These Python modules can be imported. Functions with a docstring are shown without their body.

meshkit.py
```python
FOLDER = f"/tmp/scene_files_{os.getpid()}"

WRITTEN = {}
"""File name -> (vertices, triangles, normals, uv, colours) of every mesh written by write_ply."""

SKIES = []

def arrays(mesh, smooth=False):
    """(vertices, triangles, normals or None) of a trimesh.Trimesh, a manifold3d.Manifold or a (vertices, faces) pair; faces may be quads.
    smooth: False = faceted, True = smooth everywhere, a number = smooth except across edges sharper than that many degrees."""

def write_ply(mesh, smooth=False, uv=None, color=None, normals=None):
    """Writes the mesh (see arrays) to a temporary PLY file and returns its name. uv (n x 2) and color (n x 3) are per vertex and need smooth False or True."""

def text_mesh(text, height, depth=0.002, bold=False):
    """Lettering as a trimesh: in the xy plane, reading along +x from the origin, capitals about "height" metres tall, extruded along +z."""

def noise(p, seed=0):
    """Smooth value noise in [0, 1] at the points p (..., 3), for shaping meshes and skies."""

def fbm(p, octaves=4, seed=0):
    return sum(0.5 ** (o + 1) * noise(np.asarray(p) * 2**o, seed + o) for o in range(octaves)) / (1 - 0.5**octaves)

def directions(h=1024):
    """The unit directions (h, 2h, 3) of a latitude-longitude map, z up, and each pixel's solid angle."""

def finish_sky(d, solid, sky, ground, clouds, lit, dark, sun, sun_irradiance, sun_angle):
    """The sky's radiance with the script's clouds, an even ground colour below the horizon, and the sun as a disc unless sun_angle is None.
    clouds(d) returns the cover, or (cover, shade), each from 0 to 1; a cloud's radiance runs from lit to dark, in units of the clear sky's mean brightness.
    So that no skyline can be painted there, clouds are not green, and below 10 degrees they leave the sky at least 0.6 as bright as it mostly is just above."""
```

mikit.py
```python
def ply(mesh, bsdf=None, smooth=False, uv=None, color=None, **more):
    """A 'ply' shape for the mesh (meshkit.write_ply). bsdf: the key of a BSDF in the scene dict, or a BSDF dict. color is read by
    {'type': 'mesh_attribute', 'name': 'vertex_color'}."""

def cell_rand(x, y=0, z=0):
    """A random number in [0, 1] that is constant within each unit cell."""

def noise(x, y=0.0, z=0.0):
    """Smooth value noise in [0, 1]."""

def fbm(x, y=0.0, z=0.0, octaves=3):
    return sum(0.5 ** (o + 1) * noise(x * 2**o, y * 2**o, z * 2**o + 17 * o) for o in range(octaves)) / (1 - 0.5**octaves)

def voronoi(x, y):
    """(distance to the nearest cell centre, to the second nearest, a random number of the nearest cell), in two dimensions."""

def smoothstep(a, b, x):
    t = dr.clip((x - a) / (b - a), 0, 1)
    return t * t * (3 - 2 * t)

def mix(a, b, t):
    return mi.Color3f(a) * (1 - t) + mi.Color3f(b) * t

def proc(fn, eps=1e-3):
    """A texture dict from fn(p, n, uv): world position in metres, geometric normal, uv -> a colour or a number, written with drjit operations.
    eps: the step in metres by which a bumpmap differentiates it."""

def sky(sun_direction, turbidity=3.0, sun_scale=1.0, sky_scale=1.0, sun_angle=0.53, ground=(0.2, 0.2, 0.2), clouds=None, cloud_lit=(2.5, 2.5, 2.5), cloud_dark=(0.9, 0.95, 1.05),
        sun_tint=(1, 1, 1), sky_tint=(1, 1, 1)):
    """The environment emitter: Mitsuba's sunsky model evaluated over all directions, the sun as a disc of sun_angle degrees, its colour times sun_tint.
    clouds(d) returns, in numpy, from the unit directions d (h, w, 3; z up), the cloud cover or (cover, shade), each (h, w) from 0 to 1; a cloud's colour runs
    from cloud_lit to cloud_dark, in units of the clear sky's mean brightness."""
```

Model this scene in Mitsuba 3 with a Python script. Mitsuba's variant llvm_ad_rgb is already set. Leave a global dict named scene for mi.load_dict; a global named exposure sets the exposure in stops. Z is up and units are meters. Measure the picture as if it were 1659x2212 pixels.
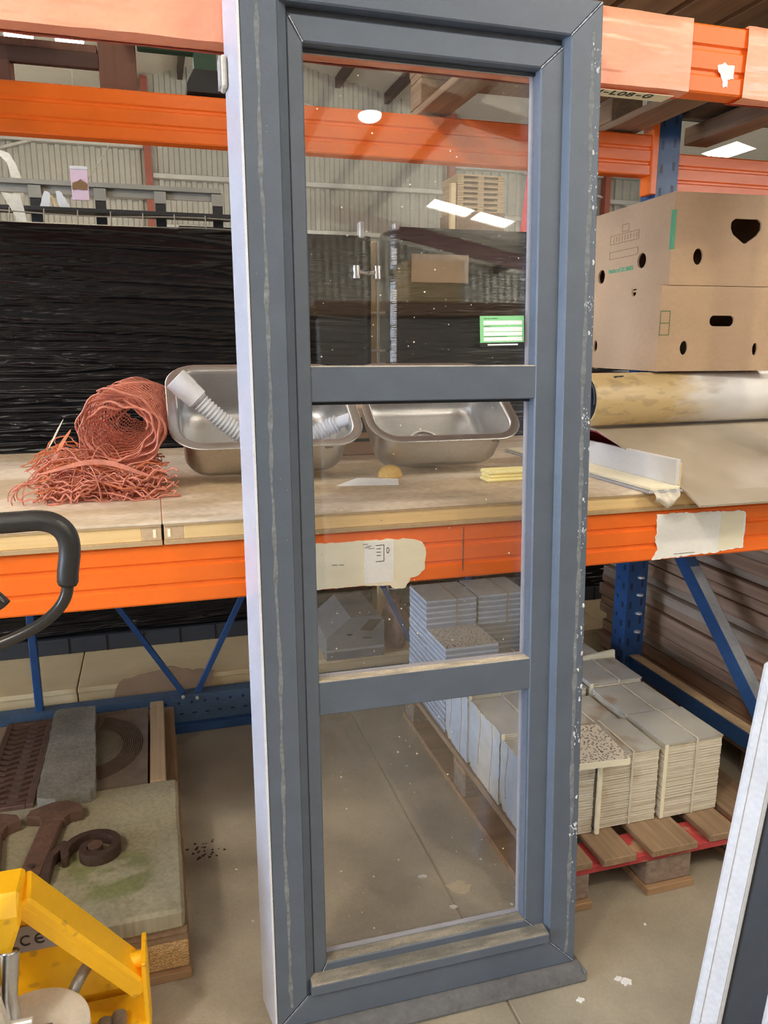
import math, random
import numpy as np, trimesh, mitsuba as mi, drjit as dr, mikit, meshkit
from shapely.geometry import Polygon, Point, box as sbox, LineString
from shapely.ops import unary_union
from shapely import affinity
from mikit import proc, noise, fbm, voronoi, cell_rand, smoothstep, mix

T = mi.ScalarTransform4f
scene, labels = {}, {}
rnd = random.Random(7)
nrg = np.random.default_rng(11)

# ------------------------------------------------------------------ camera, light, exposure
YAW, PITCH = math.radians(16.41), math.radians(12.32)
fwd = [math.sin(YAW)*math.cos(PITCH), math.cos(YAW)*math.cos(PITCH), -math.sin(PITCH)]
eye = [0.0, 0.0, 1.5]
scene['camera'] = {'type': 'perspective', 'fov_axis': 'x', 'fov': 2*math.degrees(math.atan(829.5/1670.7)),
                   'near_clip': 0.02, 'far_clip': 200.0,
                   'to_world': T().look_at(origin=eye, target=[e+f for e, f in zip(eye, fwd)], up=[0, 0, 1])}
exposure = 0.12
SKYLIGHT = [9.6, 9.0, 8.1]          # translucent roof sheets, daylight, the added ones too
WALLLIGHT = [14.0, 17.4, 22.5]           # translucent daylight panel beside the loading door
LAMP = [170.0, 140.0, 95.0]              # warm high-bay lamps
SHOPLAMP = [190.0, 168.0, 132.0]          # the lamps hanging above the aisle behind the camera
FILLPANEL_R = [34.0, 35.0, 35.0]           # added unseen panel in the right wall, brightens the roof behind
RIDGE_X, RIDGE_Z, PITCHR = 2.5, 7.5, 0.21
Y_FAR, Y_BACK, X_L, X_R = 18.0, -19.0, -9.5, 15.0
def roof_z(x): return RIDGE_Z-(PITCHR if x > RIDGE_X else 0.30)*abs(x-RIDGE_X)

# ------------------------------------------------------------------ helpers
def add(key, mesh, bsdf, smooth=False, **kw):
    k, i = key, 0
    while k in scene:
        i += 1; k = f'{key}_{i:03d}'
    scene[k] = mikit.ply(mesh, bsdf, smooth, **kw)
    return k
def name(key):
    k, i = key, 0
    while k in labels or k in scene or any(s.startswith(k+'__') for s in scene):
        i += 1; k = f'{key}_{i:03d}'
    return k
def L(key, label=None, cat=None, group=None, kind=None):
    d = {}
    if label: d['label'] = label
    if cat: d['category'] = cat
    if group: d['group'] = group
    if kind: d['kind'] = kind
    labels[key] = d
    return key
def thing(key, label, cat, group=None): return L(name(key), label, cat, group)
def tm(v, f): return trimesh.Trimesh(np.asarray(v, float), np.asarray(f, int), process=False)
def cat(ms): return trimesh.util.concatenate([m for m in ms if m is not None])
def xf(m, M):
    m = m.copy(); m.apply_transform(M); return m
def tr(m, x=0, y=0, z=0): return xf(m, trimesh.transformations.translation_matrix([x, y, z]))
def rot(m, deg, axis, point=(0, 0, 0)): return xf(m, trimesh.transformations.rotation_matrix(math.radians(deg), axis, point))
_S = np.array([[a, b, c] for a in (-1, 1) for b in (-1, 1) for c in (-1, 1)], float)
def bx(x0, x1, y0, y1, z0, z1, b=0.0):
    c = np.array([(x0+x1)/2, (y0+y1)/2, (z0+z1)/2]); h = np.abs(np.array([x1-x0, y1-y0, z1-z0]))/2
    if b <= 0:
        return tr(trimesh.creation.box(extents=2*h), *c)
    b = min(b, h.min()*0.9); P = []
    for k in range(3):
        e = h-b; e[k] = h[k]; P.append(_S*e)
    return tr(trimesh.convex.convex_hull(np.vstack(P)), *c)
def beam(p, q, w, d, up=(0, 0, 1), b=0.0):
    """box from p to q, w wide (across up), d deep (along up)"""
    p, q = np.array(p, float), np.array(q, float); a = q-p; l = np.linalg.norm(a); a /= l
    u = np.array(up, float); u -= a*(u@a); u /= np.linalg.norm(u); s = np.cross(a, u)
    m = bx(-w/2, w/2, -d/2, d/2, 0, l, b); M = np.eye(4); M[:3, 0], M[:3, 1], M[:3, 2], M[:3, 3] = s, u, a, p
    m = xf(m, M)
    if np.linalg.det(M[:3, :3]) < 0: m.invert()
    return m
def tube(path, r, n=12, closed=False, caps=True):
    P = np.asarray(path, float); m = len(P); R = np.broadcast_to(r, m)
    t = np.gradient(P, axis=0) if not closed else np.roll(P, -1, 0)-np.roll(P, 1, 0)
    t /= np.linalg.norm(t, axis=1, keepdims=True)+1e-12
    u = np.cross(t[0], [0.31, 0.17, 0.93]); u /= np.linalg.norm(u); V = []
    for i in range(m):
        u = u-t[i]*(u@t[i]); u /= np.linalg.norm(u)+1e-12; w = np.cross(t[i], u)
        a = np.arange(n)/n*2*np.pi
        V.append(P[i]+R[i]*(np.cos(a)[:, None]*u+np.sin(a)[:, None]*w))
    V = np.vstack(V); F = []
    for i in range(m if closed else m-1):
        j = (i+1) % m
        for k in range(n):
            l = (k+1) % n
            F += [[i*n+k, i*n+l, j*n+l], [i*n+k, j*n+l, j*n+k]]
    if caps and not closed:
        V = np.vstack([V, P[0], P[-1]]); a, b = len(V)-2, len(V)-1
        for k in range(n):
            l = (k+1) % n; F += [[a, l, k], [b, (m-1)*n+k, (m-1)*n+l]]
    return tm(V, F)
def smoothpath(pts, n=40):
    from scipy.interpolate import CubicSpline
    P = np.asarray(pts, float); d = np.r_[0, np.cumsum(np.linalg.norm(np.diff(P, axis=0), axis=1))]
    return CubicSpline(d, P)(np.linspace(0, d[-1], n))
def ex(poly, d):
    """polygon (or point list) extruded along +z"""
    p = poly if hasattr(poly, 'geom_type') else Polygon(poly)
    gs = getattr(p, 'geoms', [p])
    return cat([trimesh.creation.extrude_polygon(g if g.exterior.is_ccw else Polygon(g.exterior.coords[::-1], [h.coords for h in g.interiors]), d, engine='earcut') for g in gs])
MXZ = np.array([[1, 0, 0, 0], [0, 0, -1, 0], [0, 1, 0, 0], [0, 0, 0, 1.]])      # polygon (x,z), extruded along -y
MYZ = np.array([[0, 0, 1, 0], [1, 0, 0, 0], [0, 1, 0, 0], [0, 0, 0, 1.]])       # polygon (y,z), extruded along +x
def exz(poly, d, y=0): return tr(xf(ex(poly, d), MXZ), 0, y+0, 0)               # occupies y-d .. y
def eyz(poly, d, x=0): return tr(xf(ex(poly, d), MYZ), x, 0, 0)                 # occupies x .. x+d
def lathe(prof, n=32): return trimesh.creation.revolve(np.asarray(prof, float), sections=n)
def grid(nu, nv, fn):
    u, v = np.meshgrid(np.linspace(0, 1, nu), np.linspace(0, 1, nv), indexing='ij')
    P = fn(u.ravel(), v.ravel()); i = np.arange((nu-1)*(nv-1)); a = (i//(nv-1))*nv+i % (nv-1)
    return tm(P, np.vstack([np.c_[a, a+nv, a+nv+1], np.c_[a, a+nv+1, a+1]]))
def torn(pts, amp, step=0.012, seed=1):
    """a polygon with ragged edges"""
    g = np.random.default_rng(seed); ls = LineString(list(pts)+[pts[0]]); n = int(ls.length/step); P = []
    for i in range(n):
        p = ls.interpolate(i/n, normalized=True); P.append((p.x+g.normal(0, amp), p.y+g.normal(0, amp)))
    q = Polygon(P).buffer(0); return max(getattr(q, 'geoms', [q]), key=lambda a: a.area)
def rr(w, h, r, k=8):
    return sbox(-w/2+r, -h/2+r, w/2-r, h/2-r).buffer(r, quad_segs=k)

ORD = ['topmost', 'second', 'third', 'fourth', 'fifth', 'sixth', 'seventh', 'eighth', 'ninth', 'tenth', 'eleventh', 'twelfth', 'thirteenth', 'fourteenth', 'fifteenth', 'sixteenth', 'seventeenth', 'eighteenth', 'nineteenth', 'twentieth']
def nth(i): return ORD[0] if i == 0 else ORD[i]+' from top'
# ------------------------------------------------------------------ materials
def P(key, color, rough=0.5, metal=0.0, spec=0.5, bump=None, two=True, **kw):
    d = {'type': 'principled', 'base_color': proc(color) if callable(color) else {'type': 'rgb', 'value': list(color)},
         'roughness': proc(rough) if callable(rough) else rough, 'metallic': metal, 'specular': spec, **kw}
    if bump: d = {'type': 'bumpmap', 'tex': proc(bump[0], bump[2] if len(bump) > 2 else 1e-3), 'scale': bump[1], 'bsdf': d}
    scene[key] = {'type': 'twosided', 'bsdf': d} if two else d
    return key
def speck(c, amt=0.12, s=14.0, s2=160.0):
    """base colour with soft mottling and fine grain"""
    def f(p, n, uv):
        a = fbm(p.x*s, p.y*s, p.z*s, 3)-0.5; b = noise(p.x*s2, p.y*s2, p.z*s2)-0.5
        return mi.Color3f(c)*(1+amt*2*a+amt*b)
    return f
def woodfn(c1, c2, axis, s=34.0, long=2.2):
    def f(p, n, uv):
        q = [p.x*s, p.y*s, p.z*s]; q[axis] = q[axis]*(long/s)
        g = fbm(q[0], q[1], q[2], 3); h = noise(q[0]*4, q[1]*4, q[2]*4)
        return mix(c1, c2, dr.clip(0.75*g+0.35*h-0.05, 0, 1))
    return f
def floorfn(p, n, uv):
    a = fbm(p.x*1.6, p.y*1.6, 3.0, 4); b = fbm(p.x*11, p.y*11, 1.0, 3); g = noise(p.x*210, p.y*210)
    c = mix((0.285, 0.247, 0.185), (0.40, 0.352, 0.272), smoothstep(0.3, 0.7, a))
    c = c*(0.86+0.24*b+0.10*g)
    st = smoothstep(0.66, 0.74, fbm(p.x*3.1+7, p.y*3.1, 9.0, 4))
    return c*(1-0.22*st)
P('m_floor', floorfn, lambda p, n, uv: 0.38+0.25*fbm(p.x*5, p.y*5, 0.0, 3), bump=(lambda p, n, uv: fbm(p.x*60, p.y*60, 0.0, 3), 0.0006))
P('m_sheet', speck((0.47, 0.455, 0.40), 0.07, 3.0, 30.0), 0.5)
P('m_roof', speck((0.82, 0.79, 0.72), 0.05, 2.0, 20.0), 0.6)
P('m_galv', speck((0.55, 0.54, 0.50), 0.10, 9.0), 0.42, 0.25)
P('m_galvdk', speck((0.27, 0.25, 0.21), 0.10, 9.0), 0.5, 0.1)
P('m_redox', speck((0.34, 0.085, 0.055), 0.12), 0.5)
P('m_maroon', speck((0.10, 0.045, 0.04), 0.10), 0.6)
P('m_purlin', speck((0.075, 0.055, 0.048), 0.08), 0.6)
P('m_door', speck((0.088, 0.108, 0.140), 0.10, 20.0, 420.0), 0.40, 0.0, 0.5, (lambda p, n, uv: noise(p.x*900, p.y*900, p.z*900), 0.00012, 3e-4))
P('m_sill', speck((0.12, 0.118, 0.122), 0.25, 40.0), 0.6)
P('m_hem', (0.03, 0.033, 0.04), 0.5)
P('m_framewhite', speck((0.50, 0.50, 0.515), 0.12, 16.0), 0.4)
P('m_doordark', speck((0.018, 0.020, 0.024), 0.10), 0.5)
P('m_liner', speck((0.40, 0.41, 0.47), 0.05), 0.38)
P('m_white', speck((0.66, 0.66, 0.67), 0.05), 0.35)
P('m_lino_white', speck((0.78, 0.77, 0.76), 0.05), 0.45)
P('m_residue', speck((0.155, 0.168, 0.175), 0.35, 90.0), 0.75)
P('m_fluff', speck((0.52, 0.53, 0.54), 0.15, 60.0), 0.9)
P('m_dustled', lambda p, n, uv: mix((0.30, 0.265, 0.21), (0.58, 0.50, 0.38), smoothstep(0.15, 0.85, fbm(p.x*30, p.y*90, p.z*90, 4)))*(0.85+0.3*noise(p.x*400, p.y*400, p.z*400)), 0.85)
P('m_dustbar', lambda p, n, uv: mix((0.12, 0.112, 0.095), (0.29, 0.255, 0.20), smoothstep(0.2, 0.8, fbm(p.x*14, p.y*60, p.z*60, 4)))*(0.85+0.3*noise(p.x*400, p.y*400, p.z*400)), 0.85)
P('m_orange', lambda p, n, uv: mi.Color3f(0.86, 0.158, 0.015)*(0.94+0.12*fbm(p.x*6, p.y*6, p.z*30, 3)), 0.36)
P('m_wrap', speck((0.94, 0.37, 0.23), 0.08, 16.0), 0.30, 0.0, 0.5, (lambda p, n, uv: fbm(p.x*5, p.y*30, p.z*46, 3), 0.004))
P('m_blue', speck((0.020, 0.064, 0.175), 0.14), 0.38)
P('m_bluedark', speck((0.012, 0.024, 0.060), 0.12), 0.45)
P('m_bluedusty', speck((0.055, 0.095, 0.155), 0.2), 0.5)
P('m_dusttan', speck((0.42, 0.31, 0.19), 0.2, 30.0), 0.85)
P('m_dustgrey', speck((0.24, 0.25, 0.27), 0.2, 30.0), 0.85)
P('m_bolt', (0.75, 0.75, 0.74), 0.35, 0.6)
P('m_film', (0.0045, 0.0045, 0.0055), 0.20, 0.0, 0.46, (lambda p, n, uv: fbm(p.x*2.0, p.y*4.0, p.z*60.0, 2), 0.0008))
P('m_wire', (0.36, 0.31, 0.24), 0.5)
P('m_clearfilm', speck((0.66, 0.62, 0.52), 0.15, 30.0), 0.22)
P('m_brownfilm', speck((0.11, 0.075, 0.052), 0.25, 30.0), 0.26)
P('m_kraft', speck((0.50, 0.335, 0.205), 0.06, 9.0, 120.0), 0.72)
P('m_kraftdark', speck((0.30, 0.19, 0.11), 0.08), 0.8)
P('m_green', (0.10, 0.36, 0.20), 0.6)
P('m_olive', (0.13, 0.17, 0.07), 0.7)
P('m_print', (0.27, 0.165, 0.085), 0.75)
P('m_paper', lambda p, n, uv: mi.Color3f(0.86, 0.81, 0.62)*(0.90+0.14*fbm(p.x*8, p.y*8, p.z*34, 3)), 0.7)
P('m_paperwhite', speck((0.86, 0.87, 0.85), 0.05), 0.7)
P('m_ink', (0.03, 0.03, 0.03), 0.7)
P('m_boardtop', lambda p, n, uv: mix((0.50, 0.385, 0.25), (0.66, 0.56, 0.44), smoothstep(0.35, 0.65, fbm(p.x*2.6, p.y*9.0, 0.0, 4)))*(0.9+0.2*noise(p.x*90, p.y*90)), 0.6)
P('m_timber', woodfn((0.70, 0.47, 0.20), (0.83, 0.61, 0.31), 0, 150.0), 0.55)
P('m_timberend', woodfn((0.42, 0.29, 0.17), (0.62, 0.46, 0.28), 1, 120.0), 0.7)
P('m_corr', speck((0.44, 0.31, 0.17), 0.10, 50.0), 0.8)
P('m_cream', woodfn((0.66, 0.50, 0.27), (0.74, 0.58, 0.34), 0, 20.0), 0.6)
P('m_pallet', woodfn((0.17, 0.105, 0.06), (0.35, 0.235, 0.14), 1, 40.0), 0.75)
P('m_palletx', woodfn((0.26, 0.145, 0.075), (0.42, 0.26, 0.145), 0, 40.0), 0.75)
P('m_palletdk', woodfn((0.14, 0.085, 0.05), (0.28, 0.17, 0.10), 1, 40.0), 0.8)
P('m_palletshade', woodfn((0.12, 0.055, 0.035), (0.22, 0.105, 0.065), 2, 30.0), 0.8)  # shade of the upper left pallet put into the wood colour
P('m_palletshade2', woodfn((0.055, 0.03, 0.02), (0.10, 0.05, 0.032), 0, 30.0), 0.8)  # the same painted shade, deeper, for the stringers
P('m_palletred', lambda p, n, uv: mix((0.42, 0.045, 0.05), (0.36, 0.22, 0.13), smoothstep(0.55, 0.68, fbm(p.x*22, p.y*22, p.z*22, 3))), 0.7)
P('m_chipblock', lambda p, n, uv: mix((0.36, 0.21, 0.085), (0.70, 0.47, 0.22), cell_rand(p.x*260+3*noise(p.x*60, p.y*60, p.z*60), p.y*260, p.z*260)), 0.85)
P('m_blockgrey', speck((0.23, 0.165, 0.13), 0.3, 60.0), 0.85)
P('m_board', lambda p, n, uv: mix((0.20, 0.105, 0.062), (0.48, 0.32, 0.22), fbm(p.x*16, p.y*1.8, p.z*60, 4)), 0.32)
P('m_boardpale', lambda p, n, uv: mix((0.22, 0.14, 0.09), (0.46, 0.37, 0.29), fbm(p.x*16, p.y*2.0, p.z*60+5, 4)), 0.35)
P('m_steel', speck((0.66, 0.66, 0.66), 0.10, 12.0, 200.0), 0.36, 1.0)
P('m_stackgrey', speck((0.26, 0.25, 0.235), 0.2, 3.0, 20.0), 0.5)
P('m_chrome', (0.75, 0.75, 0.74), 0.12, 1.0)
P('m_hose', speck((0.62, 0.66, 0.72), 0.04), 0.42)
P('m_hosecap', speck((0.70, 0.73, 0.80), 0.05), 0.45)
P('m_net', speck((0.60, 0.19, 0.085), 0.30, 40.0), 0.5)
P('m_netpink', speck((0.62, 0.235, 0.165), 0.25, 40.0), 0.5)
P('m_netpale', speck((0.62, 0.56, 0.45), 0.15, 40.0), 0.6)
P('m_lino', lambda p, n, uv: mix(mix((0.33, 0.27, 0.19), (0.50, 0.44, 0.36), fbm(p.x*7, p.y*7, p.z*7, 4)), (0.60, 0.44, 0.20), 0.0), 0.42)
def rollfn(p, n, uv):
    w = smoothstep(1.42, 1.62, p.x+0.22*(fbm(p.x*9, p.y*20, p.z*20, 4)-0.5))  # white glow along the right part, painted into the colour
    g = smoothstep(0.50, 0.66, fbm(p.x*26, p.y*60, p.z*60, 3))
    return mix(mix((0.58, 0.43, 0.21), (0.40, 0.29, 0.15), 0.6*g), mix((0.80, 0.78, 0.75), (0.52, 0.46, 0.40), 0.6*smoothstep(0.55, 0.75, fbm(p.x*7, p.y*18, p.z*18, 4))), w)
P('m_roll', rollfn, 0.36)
P('m_rollin', speck((0.075, 0.09, 0.12), 0.12), 0.35)
P('m_redback', (0.32, 0.035, 0.045), 0.5)
P('m_terr', speck((0.48, 0.53, 0.61), 0.10, 40.0), 0.6)
P('m_terrdark', speck((0.25, 0.29, 0.35), 0.12, 40.0), 0.7)
def terrtop(p, n, uv):
    d1, d2, w = voronoi(p.x*115, p.y*115)
    chip = dr.select((d1 < 0.30) & (w > 0.45), 1.0, 0.0)
    return mix((0.66, 0.60, 0.50), (0.10, 0.085, 0.075), chip)
P('m_terrtop', terrtop, 0.5)
P('m_terrback', speck((0.44, 0.42, 0.42), 0.10, 60.0), 0.7)
def layfn(p, n, uv):
    a = noise(p.x*5, p.y*5, p.z*330); b = fbm(p.x*20, p.y*20, p.z*12, 3)
    c = mix((0.44, 0.38, 0.29), (0.70, 0.655, 0.54), smoothstep(0.15, 0.6, a))
    return mix(c, (0.40, 0.27, 0.14), 0.35*smoothstep(0.58, 0.75, b))
P('m_layers', layfn, 0.7)
P('m_bundletop', lambda p, n, uv: mix(mix((0.38, 0.385, 0.37), (0.50, 0.48, 0.42), fbm(p.x*9, p.y*9, 0.0, 4)), (0.26, 0.15, 0.075), 0.75*smoothstep(0.56, 0.72, fbm(p.x*6+3, p.y*6+1, 2.0, 4))), 0.6)
P('m_packwrap', lambda p, n, uv: mix((0.50, 0.55, 0.61), (0.58, 0.52, 0.42), smoothstep(0.42, 0.6, fbm(p.x*4, p.y*4, p.z*4+2, 3)))*(0.9+0.2*fbm(p.x*30, p.y*30, p.z*30, 2)), 0.45)
P('m_concrete', lambda p, n, uv: mix(mix((0.23, 0.205, 0.13), (0.37, 0.335, 0.23), fbm(p.x*6, p.y*6, p.z*6, 4)), (0.13, 0.15, 0.035), 0.7*smoothstep(0.50, 0.68, fbm(p.x*7+1.3, p.y*11, 4.0, 4))*smoothstep(0.13, 0.06, dr.abs(p.y-1.83+0.25*(p.x+0.2)))*smoothstep(-0.36, -0.28, p.x)*smoothstep(-0.05, -0.11, p.x))*(0.88+0.24*noise(p.x*150, p.y*150)), 0.85, bump=(lambda p, n, uv: fbm(p.x*70, p.y*70, p.z*70, 3), 0.0015))
P('m_slate', speck((0.225, 0.205, 0.16), 0.35, 12.0), 0.75, bump=(lambda p, n, uv: fbm(p.x*50, p.y*50, p.z*50, 3), 0.0012))
P('m_iron', speck((0.075, 0.045, 0.034), 0.30, 26.0), 0.55, 0.25)
P('m_ironred', speck((0.13, 0.072, 0.05), 0.30, 26.0), 0.6, 0.15)
P('m_ironplate', lambda p, n, uv: mix((0.17, 0.125, 0.095), (0.27, 0.22, 0.17), fbm(p.x*20, p.y*20, p.z*20, 3)), 0.5, 0.1)
P('m_yellow', lambda p, n, uv: mix((0.92, 0.50, 0.012), (0.55, 0.30, 0.03), 0.8*smoothstep(0.66, 0.76, fbm(p.x*26, p.y*26, p.z*26, 3))), 0.36)
P('m_rubber', speck((0.022, 0.021, 0.022), 0.15), 0.38)
P('m_blacksteel', (0.055, 0.052, 0.05), 0.20, 0.6)
P('m_cast', speck((0.60, 0.57, 0.50), 0.12, 40.0), 0.45)
P('m_greysteel', speck((0.24, 0.23, 0.22), 0.2, 40.0), 0.35, 0.5)
P('m_plate', (0.30, 0.29, 0.30), 0.4)
P('m_greendk', speck((0.012, 0.045, 0.022), 0.2), 0.5)
P('m_black', (0.012, 0.011, 0.011), 0.6)
P('m_pink', speck((0.68, 0.50, 0.62), 0.05), 0.6)
P('m_brownpaint', (0.22, 0.12, 0.05), 0.7)
P('m_greybox', speck((0.13, 0.13, 0.135), 0.14), 0.7)
P('m_redbag', speck((0.15, 0.062, 0.055), 0.2), 0.6)
P('m_yellowpad', speck((0.86, 0.76, 0.34), 0.08), 0.75)
P('m_amber', speck((0.62, 0.38, 0.10), 0.15), 0.6)
P('m_stickergreen', (0.24, 0.60, 0.28), 0.4)
P('m_redtarp', (0.55, 0.05, 0.06), 0.5)
P('m_patch', speck((0.46, 0.39, 0.27), 0.08, 40.0), 0.8)
scene['m_glass'] = {'type': 'thindielectric', 'int_ior': 1.52}
# ------------------------------------------------------------------ setting
def S(key, m, b, smooth=False):
    k = add(key, m, b, smooth); 
    if '__' not in k: labels[k] = {'kind': 'structure'}
    return k
fl = [(X_L, -0.05), (0.7045, -0.05), (0.7045, -0.012), (0.7075, -0.012), (0.7075, -0.05), (X_R, -0.05), (X_R, 0), (0.7095, 0), (0.7082, -0.003), (0.7075, -0.012), (0.7045, -0.012), (0.7038, -0.003), (0.7025, 0), (X_L, 0)]
slabA = exz([(X_L, -0.06), (0.7045, -0.06), (0.7045, -0.003), (0.7015, 0), (X_L, 0)], Y_FAR-Y_BACK, Y_FAR)
slabB = exz([(0.7085, -0.06), (X_R, -0.06), (X_R, 0), (0.7115, 0), (0.7085, -0.003)], Y_FAR-Y_BACK, Y_FAR)
S('floor', cat([slabA, slabB, bx(0.70, 0.712, Y_BACK, Y_FAR, -0.06, -0.006)]), 'm_floor')
# floor marks: a filler patch and loose flakes
ang = np.linspace(0, 2*np.pi, 22)[:-1]
def blob(cx, cy, r, seed, amp=0.25, sx=1.0):
    g = np.random.default_rng(seed); rad = r*(1+amp*g.normal(0, 0.7, len(ang)))
    return Polygon(np.c_[cx+sx*rad*np.cos(ang), cy+rad*np.sin(ang)]).buffer(0)
bl = lambda *a, **k: max(getattr(blob(*a, **k), 'geoms', [blob(*a, **k)]), key=lambda q: q.area)
add('floor__filler_patch', ex(bl(0.742, 1.768, 0.030, 3, 0.18), 0.0015), 'm_patch')
labels['floor__filler_patch'] = {'label': 'pale filler splash on the concrete beside the joint'}
fk = []
for i in range(60):
    x, y = rnd.uniform(-0.3, 1.7), rnd.uniform(1.05, 2.6)
    fk.append(tr(ex(bl(0, 0, rnd.uniform(0.0012, 0.004), i, 0.3), 0.001), x, y, 0))
for x, y, r in ((0.657, 1.84, .008), (0.698, 1.70, .007), (1.005, 1.345, .010), (1.05, 1.14, .008), (1.12, 1.13, .008), (0.99, 1.36, .006), (0.87, 1.33, .006)):
    fk.append(tr(ex(bl(0, 0, r, int(x*999), 0.3, 1.5), 0.002), x, y, 0))
add('floor__flake', cat(fk), 'm_lino_white'); labels['floor__flake'] = {'kind': 'stuff', 'label': 'scattered pale flakes on the concrete'}
for x, y, w in ((0.06, 2.13, 0.05),):
    st = [tr(ex(bl(0, 0, rnd.uniform(0.0015, 0.004), 90+i, 0.4), 0.0012), x+rnd.gauss(0, w/2), y+rnd.gauss(0, 0.03), 0) for i in range(26)]
    add('floor__stain', cat(st), 'm_iron'); labels['floor__stain'] = {'kind': 'stuff', 'label': 'small dark droppings on the concrete beside the slab pallet'}

# profiled cladding (trapezoid ribs run upwards) on the far gable
def cladding(x0, x1, pitch=0.222, d=0.055):
    xs, n = [], int((x1-x0)/pitch)
    for i in range(n):
        a = x0+i*pitch; xs += [(a, 0), (a+pitch*.40, 0), (a+pitch*.50, d), (a+pitch*.90, d)]
    return xs+[(x1, 0)]
def gable(y, sgn):
    V, F = [], []
    for (x, d) in cladding(X_L, X_R):
        V += [[x, y+sgn*d, 0], [x, y+sgn*d, roof_z(x)+0.02]]
    for i in range(len(V)//2-1): F += [[2*i, 2*i+2, 2*i+3], [2*i, 2*i+3, 2*i+1]]
    return tm(V, F)
S('wall_far', gable(Y_FAR, -1), 'm_sheet')
S('wall_back', gable(Y_BACK, 1), 'm_sheet')
# side walls; the left one has a big translucent daylight panel
WY0, WY1, WZ1 = -2.7, 1.3, 3.7
zl, zr = roof_z(X_L), roof_z(X_R)
S('wall_left', cat([bx(X_L-.1, X_L, Y_BACK, WY0, 0, zl), bx(X_L-.1, X_L, WY1, Y_FAR, 0, zl), bx(X_L-.1, X_L, WY0, WY1, WZ1, zl)]), 'm_sheet')
S('wall_right', cat([bx(X_R, X_R+.1, Y_BACK, -18, 0, zr), bx(X_R, X_R+.1, -10, Y_FAR, 0, zr), bx(X_R, X_R+.1, -18, -10, 4.3, zr)]), 'm_sheet')
pan = tm([[X_R+.03, -18, 0], [X_R+.03, -10, 0], [X_R+.03, -10, 4.3], [X_R+.03, -18, 4.3]], [[0, 2, 1], [0, 3, 2]])  # added glowing panel out of view, lights the roof that the glass mirrors
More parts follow.
